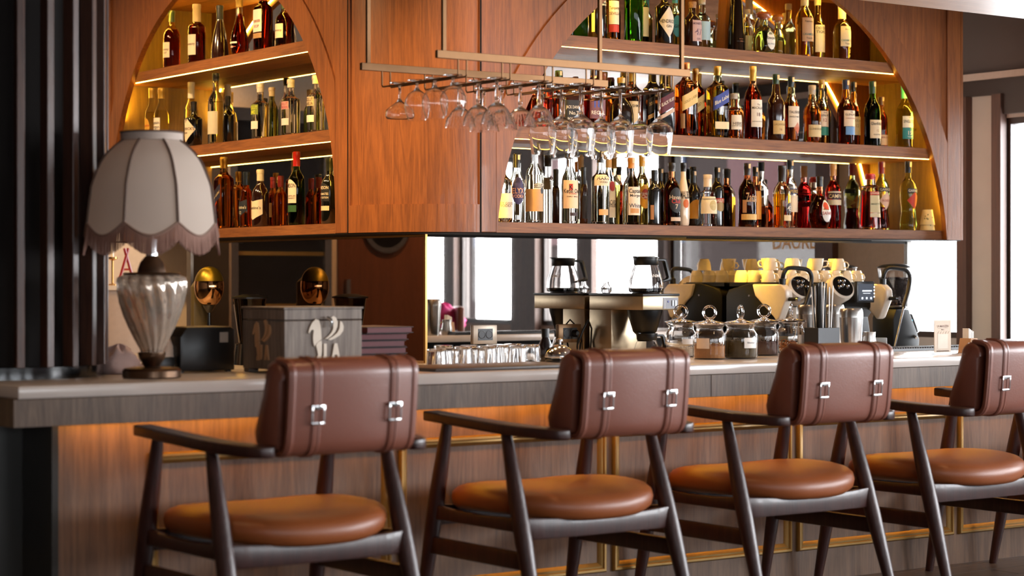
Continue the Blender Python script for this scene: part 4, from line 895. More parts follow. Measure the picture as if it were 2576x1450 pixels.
def glass_mesh(kind):
    if kind in GL: return GL[kind]
    # built upside down: foot at z = 0, rim at negative z
    if kind == 'wine': o = [(z*1.12, r*(1.14 if z < -.1 else 1.1)) for z, r in [(0, .034), (-.003, .034), (-.0055, .012), (-.010, .0045), (-.085, .0038), (-.093, .006), (-.108, .024), (-.122, .039), (-.130, .043), (-.142, .044), (-.165, .0415), (-.190, .0375), (-.212, .034)]]; bi = 5; n = 32; fl = None
    elif kind == 'balloon': o = [(0, .033), (-.003, .033), (-.0055, .012), (-.010, .005), (-.024, .0045), (-.034, .010), (-.048, .030), (-.070, .043), (-.090, .045), (-.115, .040), (-.140, .031)]; bi = 4; n = 32; fl = None
    elif kind == 'coupe': o = [(0, .035), (-.003, .035), (-.0055, .012), (-.010, .0045), (-.055, .004), (-.066, .010), (-.082, .030), (-.094, .046), (-.105, .050), (-.118, .050), (-.126, .046)]; bi = 4; n = 32; fl = None
    else:
        o = [(0, .034), (-.003, .034), (-.0055, .014), (-.010, .006), (-.030, .0045), (-.060, .007), (-.072, .0085), (-.078, .005), (-.084, .009), (-.094, .024), (-.108, .038), (-.128, .048), (-.150, .054), (-.156, .0555)]; bi = 8; n = 96
        fl = lambda a, z: 1+(.022*sin(a*24) if -.150 < z < -.09 else 0)
    inn = [(z+.0012 if i == bi else z, max(.0006, r-.0018)) for i, (z, r) in enumerate(o) if i >= bi]
    inn[0] = (o[bi][0]-.004, .0006)
    pr = o+inn[::-1]
    GL[kind] = MB().lathe(pr, n, fl=fl, cap=True).mesh('glass_'+kind, M_GLASS, 70)
    return GL[kind]
CHN = [('balloon', 3, 'coupe'), ('ribbed', 3, None), ('ribbed', 4, None), ('wine', 3, None), ('wine', 4, None), ('wine', 4, None)]
LB = {'wine': 'upside down angular wine glass', 'balloon': 'upside down round bowled brandy glass',
      'coupe': 'clear shallow coupe glass hanging upside down at the far left of the rack', 'ribbed': 'upside down ribbed cocktail glass'}
nth = ['first', 'second', 'third', 'fourth']; chn = ['leftmost', 'second', 'third', 'fourth', 'fifth', 'rightmost']
for k, (kind, n, last) in enumerate(CHN):
    lst = [kind]*n+([last] if last else [])
    for i, kd in enumerate(lst):
        nm = {'wine': 'wine_glass', 'balloon': 'brandy_glass', 'coupe': 'coupe_glass', 'ribbed': 'cocktail_glass'}[kd]
        o = bpy.data.objects.new(nm, glass_mesh(kd)); C.objects.link(o)
        o.location = (R0+chx(k), YR0+.055+i*.112, ZR+DZ+.0032+.0062)
        tag(o, LB[kd]+('' if kd == 'coupe' else ', %s from the front in the %s rack row' % (nth[i], chn[k])), 'glass', 'glasses hanging from the rack')

# ------------------------------------------------------------------ things on the bar
def onbar(px, Y): a, b = ray(px); return (a*Y/b, Y, ZS+.0005)
# wooden box with winged emblem
wb = thing('wooden_box', 'grey brown wooden box with carved winged emblem on two faces', 'box', onbar(715, 5.585))
M_BOX = wood('#574a42', '#887b70', 'z', .6, .8, name='frame_wood'); M_EMB = mat('#cdbfae', .5)
bw, bl, bh = .285, .275, .215; tt = .014
MB().bb(0, bw, 0, tt, .012, .168).build('front_board', M_BOX, wb, bevel=.002, seg=1)
MB().bb(0, tt, tt, bl, .012, .168).build('side_board', M_BOX, wb, bevel=.002, seg=1)
MB().bb(bw-tt, bw, tt, bl, .012, .168).build('side_board', M_BOX, wb, bevel=.002, seg=1)
MB().bb(tt, bw-tt, bl-tt, bl, .012, .168).build('rear_board', M_BOX, wb, bevel=.002, seg=1)
MB().bb(tt, bw-tt, tt, bl-tt, .012, .02).build('bottom_board', M_BOX, wb, smooth=0)
MB().bb(0, bw, 0, bl, .171, .205).build('lid', M_BOX, wb, bevel=.002, seg=1)
MB().bb(-.004, bw+.004, -.004, bl+.004, .205, .211).build('lid_board', M_BOX, wb, bevel=.001, seg=1)
for x in (.02, bw-.02):
    for y in (.02, bl-.02): MB().bb(x-.018, x+.018, y-.018, y+.018, 0, .012).build('foot', M_BOX, wb, bevel=.002)
HEAD = [(0, .66), (.03, .74), (.06, .80), (.10, .86), (.16, .90), (.20, .94), (.215, .905), (.26, .92), (.29, .88), (.32, .80), (.335, .70), (.345, .56), (.35, .50), (.27, .45), (.20, .40), (.16, .34), (.13, .42), (.12, .52), (.125, .60), (.14, .68), (.12, .705), (.08, .70), (.04, .66), (.01, .62)]
BODY = [(.20, .37), (.25, .43), (.345, .475), (.36, .40), (.36, .25), (.33, .03), (.21, .03), (.22, .10), (.255, .16), (.235, .25)]
WING1 = [(.44, .50), (.54, .56), (.62, .63), (.67, .72), (.67, .82), (.64, .90), (.60, .96), (.68, .99), (.75, .95), (.79, .86), (.78, .76), (.72, .65), (.62, .56), (.50, .50)]
WING2 = [(.52, .49), (.66, .55), (.78, .63), (.84, .72), (.85, .82), (.86, .88), (.92, .85), (.955, .76), (.94, .67), (.86, .58), (.74, .52), (.60, .47)]
JL = [(.41, .40), (.49, .40), (.49, .14), (.46, .06), (.40, .05), (.40, .10), (.41, .16)]
AL = [(.62, .05), (.70, .40), (.78, .40), (.86, .05), (.80, .05), (.778, .16), (.705, .16), (.68, .05)]
def emblem(ox, oz, sc, f, par):
    for nm, poly in (('emblem_head', HEAD), ('emblem_body', BODY), ('emblem_wing', WING1), ('emblem_wing', WING2), ('emblem_letter', JL), ('emblem_letter', AL)):
        MB().prism([(ox+a*sc, oz+b*sc*1.1) for a, b in poly], 0, .005, f).build(nm, M_EMB, par, smooth=0)
emblem(.085, .035, .135, lambda a, b, h: (a, -.0005-h, b), wb)
M_EMB = mat('#b8906a', .5)
emblem(-.20, .035, .125, lambda a, b, h: (-.0005-h, -a, b), wb)
MB().tube([(.150, -.008, .178), (.160, -.016, .172), (.163, -.018, .160), (.158, -.014, .148)], .005, 8).build('latch', M_CHROME, wb)
# stack of red menus
p = onbar(905, 5.80)
for i in range(6):
    t = thing('menu_book', ['lowest', 'second lowest', 'third lowest', 'third from top', 'second from top', 'topmost'][i]+' dark red leather menu book in the stack beside the wooden box', 'book', (p[0]+(.012 if i == 5 else 0)+random.uniform(-.003, .003), p[1]-(.03 if i == 5 else 0), ZS+.0005+i*.0235), radians(random.uniform(-2, 2)), 'stack of menu books')
    MB().bb(0, .19, 0, .24, 0, .003).build('cover', mat('#2a1014', .5), t, bevel=.001, seg=1)
    MB().bb(0, .19, 0, .24, .019, .022).build('cover', mat('#2a1014', .5), t, bevel=.001, seg=1)
    MB().bb(.006, .184, .004, .236, .003, .019).build('pages', mat('#560c16', .6), t, smooth=0)
# receipt printer
p = onbar(590, 5.92)
t = thing('receipt_printer', 'black boxy receipt printer between the lamp and the wooden box', 'printer', (p[0]-.22, p[1]-.01, ZS))
MB().prism([(.01, .004), (.205, .004), (.205, .138), (.19, .146), (.035, .146), (.01, .115)], 0, .16, lambda a, b, h: (a, h-.02, b)).build('case', M_BLACK, t, bevel=.004)
MB().bb(.15, .18, -.0215, -.0205, .095, .128).build('badge', mat('#8a8078', .4), t, smooth=0)
MB().bb(-.06, .0, .0, .12, .004, .05).build('power_block', M_BLACK, t, bevel=.003)
for s in (.02, .19):
    for q in (.0, .12): MB().bb(s-.008, s+.008, q-.008, q+.008, 0, .006).build('foot', M_BLACK, t, smooth=0)
# crumpled napkins behind printer
def blob(name, lbl, cat, loc, sx, sy, sz, m, group=None):
    mb = MB(); n, k = 20, 10; vs = []
    for j in range(k+1):
        ph = pi/2*(j/k)
        for i in range(n):
            a = 2*pi*i/n; r = cos(ph)*(1+.13*sin(3*a+j)+.08*sin(7*a+2*j)); vs.append((sx*r*cos(a), sy*r*sin(a), sz*sin(ph)*(1+.12*sin(5*a))))
    fs = [(j*n+i, j*n+(i+1) % n, (j+1)*n+(i+1) % n, (j+1)*n+i) for j in range(k) for i in range(n)]+[tuple(range(n-1, -1, -1))]
    o = mb.add(vs, fs).build(name, m, None, smooth=80); o.location = loc; tag(o, lbl, cat, group); return o
q = onbar(424, 5.97); blob('cloth_napkin', 'crumpled white cloth napkin between the lamp and the black printer', 'napkin', q, .04, .04, .11, mat('#e6d2c2', .8))
q = onbar(300, 5.95); blob('folded_towel', 'pale folded towel behind the lamp base next to the slatted column', 'towel', (q[0]+.0, q[1], q[2]), .07, .055, .085, mat('#b89c94', .8))
# tray, tumblers, bell
t0 = PZ(1200, 934, ZS); t1 = PZ(1402, 922, ZS)
t = thing('serving_tray', 'flat dark rectangular tray under the upturned tumblers', 'tray', (t0.x-.16, t0.y, ZS))
MB().bb(0, .60, 0, .28, .002, .012).build('tray_plate', mat('#4a403c', .35), t, bevel=.003)
MB().bb(.03, .57, .03, .25, 0, .003).build('tray_foot', M_BLACK, t, smooth=0)
tm = MB().lathe([(.0, .034), (.001, .036), (.030, .0345), (.068, .0335), (.082, .033), (.084, .031), (.084, .0005), (.080, .0005), (.074, .029), (.0, .0335)], 48, fl=lambda a, z: 1+(.02*abs(sin(6*a)) if .004 < z < .06 else 0), cap=False).mesh('tumbler', M_GLASS, 50)
rowsT = [(1098, 5.84), (1132, 5.90), (1164, 5.84), (1196, 5.90), (1226, 5.84), (1262, 5.88), (1302, 5.80), (1335, 5.84), (1115, 5.97), (1180, 5.97), (1245, 5.97), (1290, 5.95)]
ordn = ['first', 'second', 'third', 'fourth', 'fifth', 'sixth', 'seventh', 'eighth']
for i, (px, Y) in enumerate(rowsT):
    q = onbar(px, Y); on_tray = (t0.x-.16 < q[0] < t0.x+.44 and t0.y < Y < t0.y+.28)
    o = bpy.data.objects.new('tumbler', tm); C.objects.link(o); o.location = (q[0], q[1], ZS+(.0125 if on_tray else .0005)); sr_ = random.uniform(.92, 1.05); o.scale = (sr_, sr_, random.uniform(.66, .80))
    tag(o, 'upturned clear tumbler, %s from the left in the %s row before the mirror' % (ordn[i if i < 8 else i-8], 'front' if i < 8 else 'rear'), 'glass', 'upturned tumblers by the mirror')
q = onbar(1408, 5.86)
t = thing('service_bell', 'shiny chrome service bell beside the tumblers', 'bell', (q[0], q[1], ZS)); t.scale = (1.25, 1.25, 1.2)
MB().lathe([(0, .042), (.006, .042), (.010, .038)], 32).build('bell_base', M_BLACK, t)
MB().lathe([(.014, .043), (.018, .044), (.030, .040), (.042, .030), (.050, .016), (.053, .004)], 32).build('dome', M_CHROME, t)
MB().lathe([(.010, .004), (.062, .004), (.063, .009), (.068, .009), (.071, .004)], 16).build('plunger', M_CHROME, t)
q = onbar(1372, 5.93)
t = thing('small_bottle', 'small dark bottle with white cap ring left of the service bell', 'bottle', (q[0], q[1], ZS))
MB().lathe([(0, .022), (.01, .025), (.06, .024), (.085, .014), (.1, .012)], 24).build('body', mat('#1a0f10', .2, coat=.5), t)
MB().lathe([(.088, .0145), (.12, .0145)], 20).build('cap', M_BLACK, t)
# storage jars
JM = glass('#ffffff', 1.45)
JARS = [(1713, 5.98, .062, '#e8dcc8', .30, 'nearly empty glass storage jar with ring lid, leftmost of the five jars', '#ffffff'),
        (1785, 5.74, .063, '#b5793e', .55, 'glass storage jar of orange dried petals, second of the five jars', '#e6cdb4'),
        (1863, 5.72, .066, '#5c4a22', .80, 'glass storage jar of green brown dried herbs, middle of the five jars', '#f0ebe4'),
        (1922, 5.90, .060, '#4a2c22', .60, 'glass storage jar of dark dried hibiscus, fourth of the five jars', None),
        (1990, 5.92, .060, '#c07a48', .45, 'glass storage jar of dried citrus slices, rightmost of the five jars', '#f0ebe4')]
jp = [(0, .90), (.004, .97), (.012, 1), (.085, 1), (.100, .97), (.112, .86), (.118, .80), (.132, .80), (.138, .88), (.142, .90)]
for i, (px, Y, r, cc, fl_, lb, paper) in enumerate(JARS):
    q = onbar(px, Y); t = thing('storage_jar', lb, 'jar', (q[0], q[1], ZS+.0005), 0, 'glass storage jars on the bar'); t.scale = (1, 1, .9)
    outer = [(z, k*r) for z, k in jp]; inner = [(z if z > .01 else .004, max(.001, k*r-.002)) for z, k in jp if z >= .004]
    inner = [(.005, r*.9)]+[(z, k*r-.002) for z, k in jp[2:]]
    MB().lathe(outer+inner[::-1], 36, cap=True).build('jar_body', JM, t, smooth=45)
    MB().lathe([(.1425, r*.80), (.146, r*1.02), (.150, r*1.03), (.156, r*.7), (.160, r*.3), (.166, .010), (.170, .006)], 36).build('lid', JM, t, smooth=45)
    ra = (-.7, -.5, -1.9, -.6, .7)[i]
    lp_ = [(.026*sin(a)*.9, 0, .194+.026*cos(a)) for a in [2*pi*k/28 for k in range(29)]]
    MB().tube([(x*cos(ra), x*sin(ra), z) for x, y, z in lp_], .0052, 8).build('lid_ring', JM, t)
    h = .012+.09*fl_; nn = int(130+220*fl_); mb = MB()
    if i == 4: nn = 26
    for k in range(nn):
        z = random.uniform(.010, h); a = random.uniform(0, 2*pi); rr = (r-.0075 if i != 4 else r-.018)*sqrt(random.uniform(.35 if z < h*.9 else 0, 1)); c_ = Vector((rr*cos(a), rr*sin(a), z))
        R_ = Matrix.Rotation(random.uniform(0, pi), 3, 'X') @ Matrix.Rotation(random.uniform(0, pi), 3, 'Z')
        if i == 4:
            ring = [c_+R_ @ Vector((.014*cos(b), .014*sin(b), 0)) for b in [2*pi*m/10 for m in range(11)]]; mb.tube(ring, .0025, 5, cap=False)
        else:
            s_ = .0045; mb.box(c_, (s_*2.0, s_*.9, s_*.5), R_)
    mb.build('dried_contents', mat(cc, .8), t, smooth=0, stuff=True)
    if i != 4: MB().lathe([(.006, r-.005), (h*.9, r-.005)], 24).build('packed_contents', mat(cc, .9, 0, .6, scale=160), t, smooth=0)
    if paper:
        vs = []; half = .42; ctr = {0: -.2, 1: -1.15, 2: -.1, 4: .15}[i]; z0, z1 = (.055, .078) if i == 0 else (.045, .088)
        for j in range(2):
            for k in range(7):
                a = ctr-half+2*half*k/6; vs.append(((r+.001)*sin(a), -(r+.001)*cos(a), z0+(z1-z0)*j))
        MB().add(vs, [(k, k+1, 8+k, 7+k) for k in range(6)]).build('paper_label', mat(paper, .8), t, smooth=60)
        if i == 2:
            flat_text('Biberiye', .007, lambda x, z: ((r+.0016)*sin(ctr+x/r), -(r+.0016)*cos(ctr+x/r), .068+z), .035).build('handwriting', mat('#7a7a80', .8), t, smooth=0)
# straw holder and straws
q = onbar(2068, 5.80)
t = thing('straw_holder', 'black open straw holder box full of wrapped straws', 'holder', (q[0], q[1], ZS+.0005))
MB().bb(-.060, .058, -.04, -.036, 0, .108).bb(-.060, .058, .036, .04, 0, .108).bb(-.060, -.056, -.036, .036, 0, .108).bb(.054, .058, -.036, .036, 0, .108).bb(-.06, .058, -.04, .04, 0, .004).build('box', mat('#23262c', .5), t, bevel=.001, seg=1)
for k in range(26):
    x = random.uniform(-.040, .034); y = random.uniform(-.02, .02); dx = random.uniform(-.016, .016); hh = random.uniform(.265, .29)
    o = MB().tube([(x*.75, y, .006), (x+dx, y*1.3, hh)], .0026, 6).build('straw', mat('#0c0c0d', .6) if k % 3 else mat('#e2e2e2', .3), None)
    o.location = t.location; tag(o, 'thin black straw standing in the black holder' if k % 3 else 'thin white wrapped straw standing in the black holder', 'straw', 'straws in the holder')
# metal shakers
SHK = [(2031, 6.0, .044, .195, 'steel shaker cup left behind the straws'), (2097, 6.0, .044, .195, 'steel shaker cup right behind the straws'), (2141, 5.80, .047, .182, 'large steel shaker cup right of the straw holder')]
for px, Y, r, h, lb in SHK:
    q = onbar(px, Y); t = thing('shaker_cup', lb, 'shaker', (q[0], q[1], ZS+.0005), 0, 'steel shaker cups')
    MB().lathe([(0, r*.80), (.004, r*.82), (h*.80, r*1.0), (h*.80+.001, r*1.03), (h-.012, r*1.0), (h-.004, r*.94), (h, r*.90)], 36).build('cup', M_STEEL, t)
q = onbar(2187, 5.93)
t = thing('milk_jug', 'small steel milk jug between the shaker and the grinder', 'jug', (q[0], q[1], ZS+.0005))
MB().lathe([(0, .026), (.004, .028), (.03, .030), (.06, .024), (.082, .026), (.082, .024), (.06, .022), (.03, .028), (.006, .026), (.006, .001)], 28).build('jug', M_STEEL, t)
MB().tube([(-.022, 0, .07), (-.040, 0, .066), (-.046, 0, .05), (-.042, 0, .03), (-.028, 0, .022)], .003, 6).build('handle', M_STEEL, t)
# rubber bar mat
q0 = PZ(2180, 884, ZS); q1 = PZ(2474, 876, ZS)
t = thing('rubber_bar_mat', 'black ribbed rubber bar mat along the rear edge of the bar', 'mat', (6.05, 5.90, ZS+.0005))
MB().bb(0, 1.05, 0, .13, 0, .010).build('mat_base', M_BLACK, t, smooth=0)
rb = MB().bb(-.0035, .0035, .004, .126, .010, .015).mesh('rib', mat('#2a2a2c', .6), 0)
for k in range(70):
    o = bpy.data.objects.new('rib', rb); C.objects.link(o); o.parent = t; o.location = (.012+k*.0148, 0, 0)
# menu card in an acrylic stand
q = onbar(2371, 5.58)
t = thing('menu_card_stand', 'upright printed menu card in a clear acrylic stand', 'card', (q[0], q[1], ZS+.0005), radians(0))
cw, chh = .096, .130
MB().bb(-cw/2, cw/2, -.001, .001, .006, .006+chh).build('card', mat('#d9c6b2', .7), t, smooth=0)
MB().bb(-cw/2-.003, cw/2+.003, -.004, -.0022, 0, chh+.002).build('acrylic_front', pane_mat(), t, smooth=0)
MB().bb(-cw/2-.008, cw/2+.008, -.035, .035, 0, .003).build('acrylic_foot', JM, t, smooth=0)
for s, z, h, wd in (('LA MAHZEN', .112, .0085, .074), ('Menu', .098, .005, .03)):
    flat_text(s, h, lambda x, zz, z=z: (x, -.0016, z+zz), wd).build('lettering', mat('#8a6a5c', .7), t, smooth=0)
MB().bb(-.03, .03, -.0017, -.0013, .1035, .1042).build('rule', mat('#8a6a5c', .7), t, smooth=0)
MB().bb(-.036, .036, -.0017, -.0013, .010, .014).build('printed_bar', mat('#6a5040', .7), t, smooth=0)
MB().bb(-.029, .029, -.0017, -.0013, .022, .080).build('printed_square', mat('#e6d8c8', .7), t, smooth=0)
mb = MB()
for k in range(5): a = -.03+k*.015; mb.tube([(a, -.0018, .081), (a+.003, -.0018, .087), (a+.008, -.0018, .091)], .0004, 3)
mb.build('printed_sprigs', mat('#a8907c', .7), t, smooth=0)
# napkin holder with sugar sachets
q = onbar(2436, 5.60)
t = thing('napkin_holder', 'small pale wooden holder of paper sachets at the right end', 'holder', (q[0], q[1], ZS+.0005))
MB().prism([(-.03, 0), (.03, 0), (.022, .06), (-.018, .06)], -.03, .03, lambda a, b, h: (a, h, b)).build('block', mat('#b98e68', .6), t, bevel=.002)
for k in range(4): MB().bb(-.014+k*.008, -.009+k*.008, -.015, .018, .058, .100-.004*k).build('sachet', M_WHITE, t, smooth=0)

# ------------------------------------------------------------------ back counter machines
ZK = .7205
# filter coffee brewer
bx0, bx1, by0, by1 = 5.80, 6.01, 7.085, 7.48
t = thing('filter_coffee_brewer', 'steel filter coffee brewer with black basket on the back counter', 'coffee machine', (bx0, by0, ZK))
W_, D_ = bx1-bx0, by1-by0; HT = E-.008*0-(742-HY)*9.14/FPX-ZK
M_ST2 = mat('#cdb899', .34, 1, name='steel')  # steel warmed in its base colour to imitate reflected cabinet light
MB().bb(0, W_, 0, D_, HT-.070, HT-.006).build('upper_housing', M_ST2, t, bevel=.003)
MB().bb(-.004, W_+.004, -.004, D_, HT-.006, HT+.004).build('top_plate', M_BLACK, t, bevel=.002)
MB().bb(0, W_, D_-.165, D_, .02, HT-.070).build('column', M_ST2, t, bevel=.003)
MB().bb(0, W_, 0, D_, 0, .02).build('foot_plate', M_ST2, t, bevel=.003)
MB().lathe([(HT+.004, .07), (HT+.010, .068)], 32, c=(W_/2, .10, 0)).build('hot_plate', mat('#3a302c', .3, .8), t)
MB().lathe([(.02, .07), (.026, .068)], 32, c=(W_/2, .10, 0)).build('hot_plate', mat('#3a302c', .3, .8), t)
MB().lathe([(HT-.215, .035), (HT-.185, .04), (HT-.17, .055), (HT-.085, .080), (HT-.071, .082)], 32, c=(W_/2, .115, 0)).build('filter_basket', M_BLACK, t)
MB().bb(W_*.56, W_-.004, -.002, -.0003, HT-.064, HT-.014).build('switch_panel', mat('#8a8e9a', .4), t, smooth=0)
for k in (0, 1): MB().bb(W_*.80+k*.016, W_*.80+.011+k*.016, -.006, -.002, HT-.052, HT-.026).build('rocker_switch', M_BLACKG, t, smooth=0)
MB().lathe([(0, .005), (.003, .004)], 12).xf(Matrix.Translation((W_*.70, -.002, HT-.032)) @ Matrix.Rotation(radians(90), 4, 'X')).build('lamp_button', mat('#2a2a9a', .3), t)
flat_text('BONAMAT', .007, lambda x, z: (W_*.61-z, -.0025, HT-.040+x), .045).build('lettering', mat('#e8e8ea', .5), t, smooth=0)
def carafe(loc, lb, sc_=1.0):
    c = thing('glass_carafe', lb, 'carafe', loc, radians(0)); c.scale = (sc_, sc_, sc_*.96)
    po = [(0, .062), (.004, .066), (.020, .068), (.05, .064), (.09, .052), (.112, .043), (.118, .041)]
    MB().lathe(po+[(z, r-.002) for z, r in po[::-1] if z > .003]+[(.003, .001)], 40).build('glass_body', JM, c, smooth=50)
    MB().lathe([(.0035, .060), (.016, .0655)], 32).build('coffee', mat('#120804', .1), c)
    MB().lathe([(.108, .0445), (.112, .047), (.134, .048), (.136, .050), (.140, .050), (.143, .03)], 32).build('lid', M_BLACK, c)
    MB().prism([(-.045, .136), (-.062, .143), (-.045, .143)], -.012, .012, lambda a, b, h: (a, h, b)).build('spout', M_BLACK, c, smooth=0)
    H_ = [(.044, .134), (.092, .134), (.098, .128), (.120, .052), (.118, .046), (.060, .036), (.058, .042), (.100, .054), (.106, .060), (.088, .120), (.082, .124), (.044, .124)]
    MB().prism(H_, -.009, .009, lambda a, b, h: (a, h, b)).build('handle', M_BLACK, c, bevel=.002)
    flat_text('ANIMO', .012, lambda x, z: (.060*sin(x/.058), -.0625*cos(x/.058)+.001, .066+z), .05).build('lettering', M_WHITE, c, smooth=0)
    return c
carafe((bx0+W_/2-.005, by0+.10, ZK+HT+.0105), 'glass coffee carafe with black lid on top of the steel brewer', 1.2)
carafe((bx0+W_/2, by0+.10, ZK+.0265), 'glass coffee carafe on the lower plate inside the brewer')
# a small glass creamer beside it
t = thing('glass_creamer', 'small round clear glass creamer on the brewer top near the mirror', 'jug', (bx0+.05, by0+.33, ZK+HT+.0045))
MB().lathe([(0, .018), (.01, .026), (.025, .026), (.04, .014), (.055, .012), (.055, .010), (.04, .012), (.025, .024), (.004, .018), (.004, .001)], 24).build('body', JM, t)

# espresso machine
ex, ey = 6.655, 7.185; EW = .70; ED = .30
t = thing('espresso_machine', 'black and white two group espresso machine below the right arch', 'coffee machine', (ex, ey, ZK))
TZ = E-.02-ZK   # body top
M_ESP = mat('#0b0b0c', .5, spec=.25); M_ESW = mat('#d8cbbb', .4, coat=.3)
MB().prism([(0, .12), (.05, .12), (ED, .12), (ED, TZ-.06), (ED-.02, TZ-.03), (.13, TZ), (.0, TZ), (-.03, TZ-.03), (-.03, TZ-.12), (.02, TZ-.17)], 0, EW, lambda a, b, h: (h, a, b)).build('body', M_ESP, t, bevel=.006)
MB().bb(.01, EW-.01, -.12, ED-.01, .02, .12).build('drip_tray', mat('#8a8680', .3, .9), t, bevel=.004)
for x in (.05, EW-.05):
    for y in (-.08, ED-.05): MB().lathe([(0, .02), (.02, .018)], 16, c=(x, y, 0)).build('foot', M_BLACK, t)
MB().bb(.02, EW-.02, .005, ED-.005, TZ-.015, TZ+.004).build('cup_tray', M_ESP, t, smooth=0)
MB().bb(-.002, .002, .01, ED-.01, TZ, TZ+.040).bb(.0, EW, ED-.008, ED-.004, TZ, TZ+.040).build('tray_guard', pane_mat(), t, smooth=0)
MB().lathe([(0, .006), (.004, .005)], 12).xf(Matrix.Translation((0, .13, TZ-.06)) @ Matrix.Rotation(radians(-90), 4, 'Y')).build('screw', M_CHROME, t)
def local(px, py, Y): return PY(px, py, Y)-Vector((ex, ey, ZK))
# white end cheeks
for k, xs_ in enumerate(((-.012, .035), (EW-.035, EW+.012))):
    MB().prism([(.10, TZ-.004), (-.10, TZ-.004), (-.135, TZ-.03), (-.14, TZ-.07), (-.09, TZ-.17), (-.07, TZ-.18), (-.05, TZ-.16), (.08, TZ-.06)], xs_[0], xs_[1], lambda a, b, h: (h, a, b)).build('end_cheek', M_ESW, t, bevel=.008, seg=3)
    cx_ = (xs_[0]+xs_[1])/2
    MB().lathe([(0, .016), (.028, .017), (.030, .012)], 20, c=(cx_, -.09, TZ-.006)).build('wand_socket', M_BLACK, t)
    MB().tube([(cx_, -.138, TZ-.075), (cx_+.004, -.185, TZ-.075)], [.010, .009], 12).build('steam_lever', M_BLACK, t)
    MB().tube([(cx_+.004, -.185, TZ-.075), (cx_+.005, -.20, TZ-.075)], .0105, 14).build('lever_tip', M_CHROME, t)
    A_ = [(cx_, -.09, TZ+.02), (cx_+.004, -.10, TZ+.055), (cx_+.028, -.105, TZ+.074), (cx_+.10, -.11, TZ+.072), (cx_+.146, -.115, TZ+.062), (cx_+.162, -.12, TZ+.03), (cx_+.142, -.13, TZ-.03), (cx_+.085, -.15, TZ-.12)]
    def sm3(P):
        out = []
        for i in range(len(P)-1):
            p0, p1, p2, p3 = [Vector(P[max(0, min(len(P)-1, j))]) for j in (i-1, i, i+1, i+2)]
            for q_ in range(5):
                u = q_/5; out.append(.5*((2*p1)+(p2-p0)*u+(2*p0-5*p1+4*p2-p3)*u*u+(3*p1-p0-3*p2+p3)*u**3))
        return out+[Vector(P[-1])]
    wz = MB().tube(sm3(A_), .0105, 10).build('steam_wand_grip', M_BLACK, t)
    MB().tube([(cx_, -.09, TZ-.0), (cx_+.0, -.092, TZ+.026)], .006, 10).build('wand_joint', M_BRASS, t)
    MB().tube([(cx_+.085, -.15, TZ-.12), (cx_+.02, -.165, TZ-.27), (cx_-.005, -.17, TZ-.33)], [.0055, .005, .004], 10).build('steam_wand', M_STEEL, t)
# group heads with oval button faces
for gx in (.125, .40):
    G = Matrix.Translation((gx, -.045, TZ-.045)) @ Matrix.Rotation(radians(62), 4, 'X')
    MB().lathe([(-.06, .05), (-.02, .074), (.04, .080), (.060, .076), (.066, .068)], 40, sy=.85).xf(G).build('group_housing', M_ESW, t)
    MB().lathe([(.0665, .064), (.069, .063)], 40, sy=.85).xf(G).build('button_face', M_BLACKG, t)
    for bx_, by_ in ((-.028, .0), (0, .008), (.028, .0), (-.015, .030), (.015, .030)):
        MB().lathe([(.069, .0095), (.073, .0085), (.074, .005)], 14).xf(G @ Matrix.Translation((bx_, by_-.004, 0))).build('button', M_CHROME, t)
    MB().lathe([(.0, .04), (.06, .036), (.07, .03)], 28, c=(gx, -.05, TZ-.185)).build('group_head', M_ESW, t)
    MB().lathe([(0, .028), (.05, .034), (.055, .034)], 24, c=(gx, -.05, TZ-.245)).build('portafilter', M_STEEL, t)
    MB().tube([(gx, -.08, TZ-.21), (gx+.03, -.20, TZ-.23)], [.010, .014], 12).build('portafilter_handle', M_BLACK, t)
MB().bb(EW-.215, EW-.095, -.115, -.095, TZ-.095, TZ+.010).build('display_bezel', M_BLACK, t, bevel=.003)
MB().bb(EW-.205, EW-.105, -.1165, -.1155, TZ-.085, TZ-.003).build('display_screen', emis('#3e4450', .8), t, smooth=0)
mb = MB(); mb.bb(EW-.18, EW-.115, -.1175, -.117, TZ-.040, TZ-.034)
for k in range(3): mb.bb(EW-.185+k*.03, EW-.175+k*.03, -.1175, -.117, TZ-.078, TZ-.068)
for k in range(4): mb.bb(EW-.102, EW-.095, -.1175, -.117, TZ-.07+k*.016, TZ-.062+k*.016)
mb.bb(EW-.175, EW-.125, -.1175, -.117, TZ-.050, TZ-.048); mb.build('display_symbols', emis('#dfe6f0', 1.5), t, smooth=0)
# cups piled on the machine
cupm = MB().lathe([(0, .022), (.003, .024), (.02, .031), (.058, .0365), (.059, .035), (.022, .0295), (.005, .022), (.005, .0005)], 28).mesh('cup', mat('#efe0c2', .25, coat=.4, name='porcelain'), 45)
hm = MB().tube([(.036, 0, .046), (.054, 0, .046), (.060, 0, .034), (.052, 0, .020), (.033, 0, .016)], .0035, 7).mesh('handle', mat('#efe0c2', .25, coat=.4, name='porcelain'), 60)
cn = 0
def cup(x, y, z, flip, rot, tilt=0, lb=''):
    global cn
    o = bpy.data.objects.new('coffee_cup', cupm); C.objects.link(o); h = bpy.data.objects.new('cup_handle', hm); C.objects.link(h); h.parent = o
    o.location = (ex+x, ey+y, z); o.rotation_euler = (pi if flip else tilt, 0, rot)
    if flip: o.location.z += .059
    tag(o, lb, 'cup', 'coffee cups on the espresso machine'); cn += 1
zt = ZK+TZ+.0045
cols = ['left end', 'second column', 'third column', 'fourth column', 'middle column', 'sixth column', 'seventh column', 'eighth column', 'right end']
rws = ['front', 'middle', 'rear']
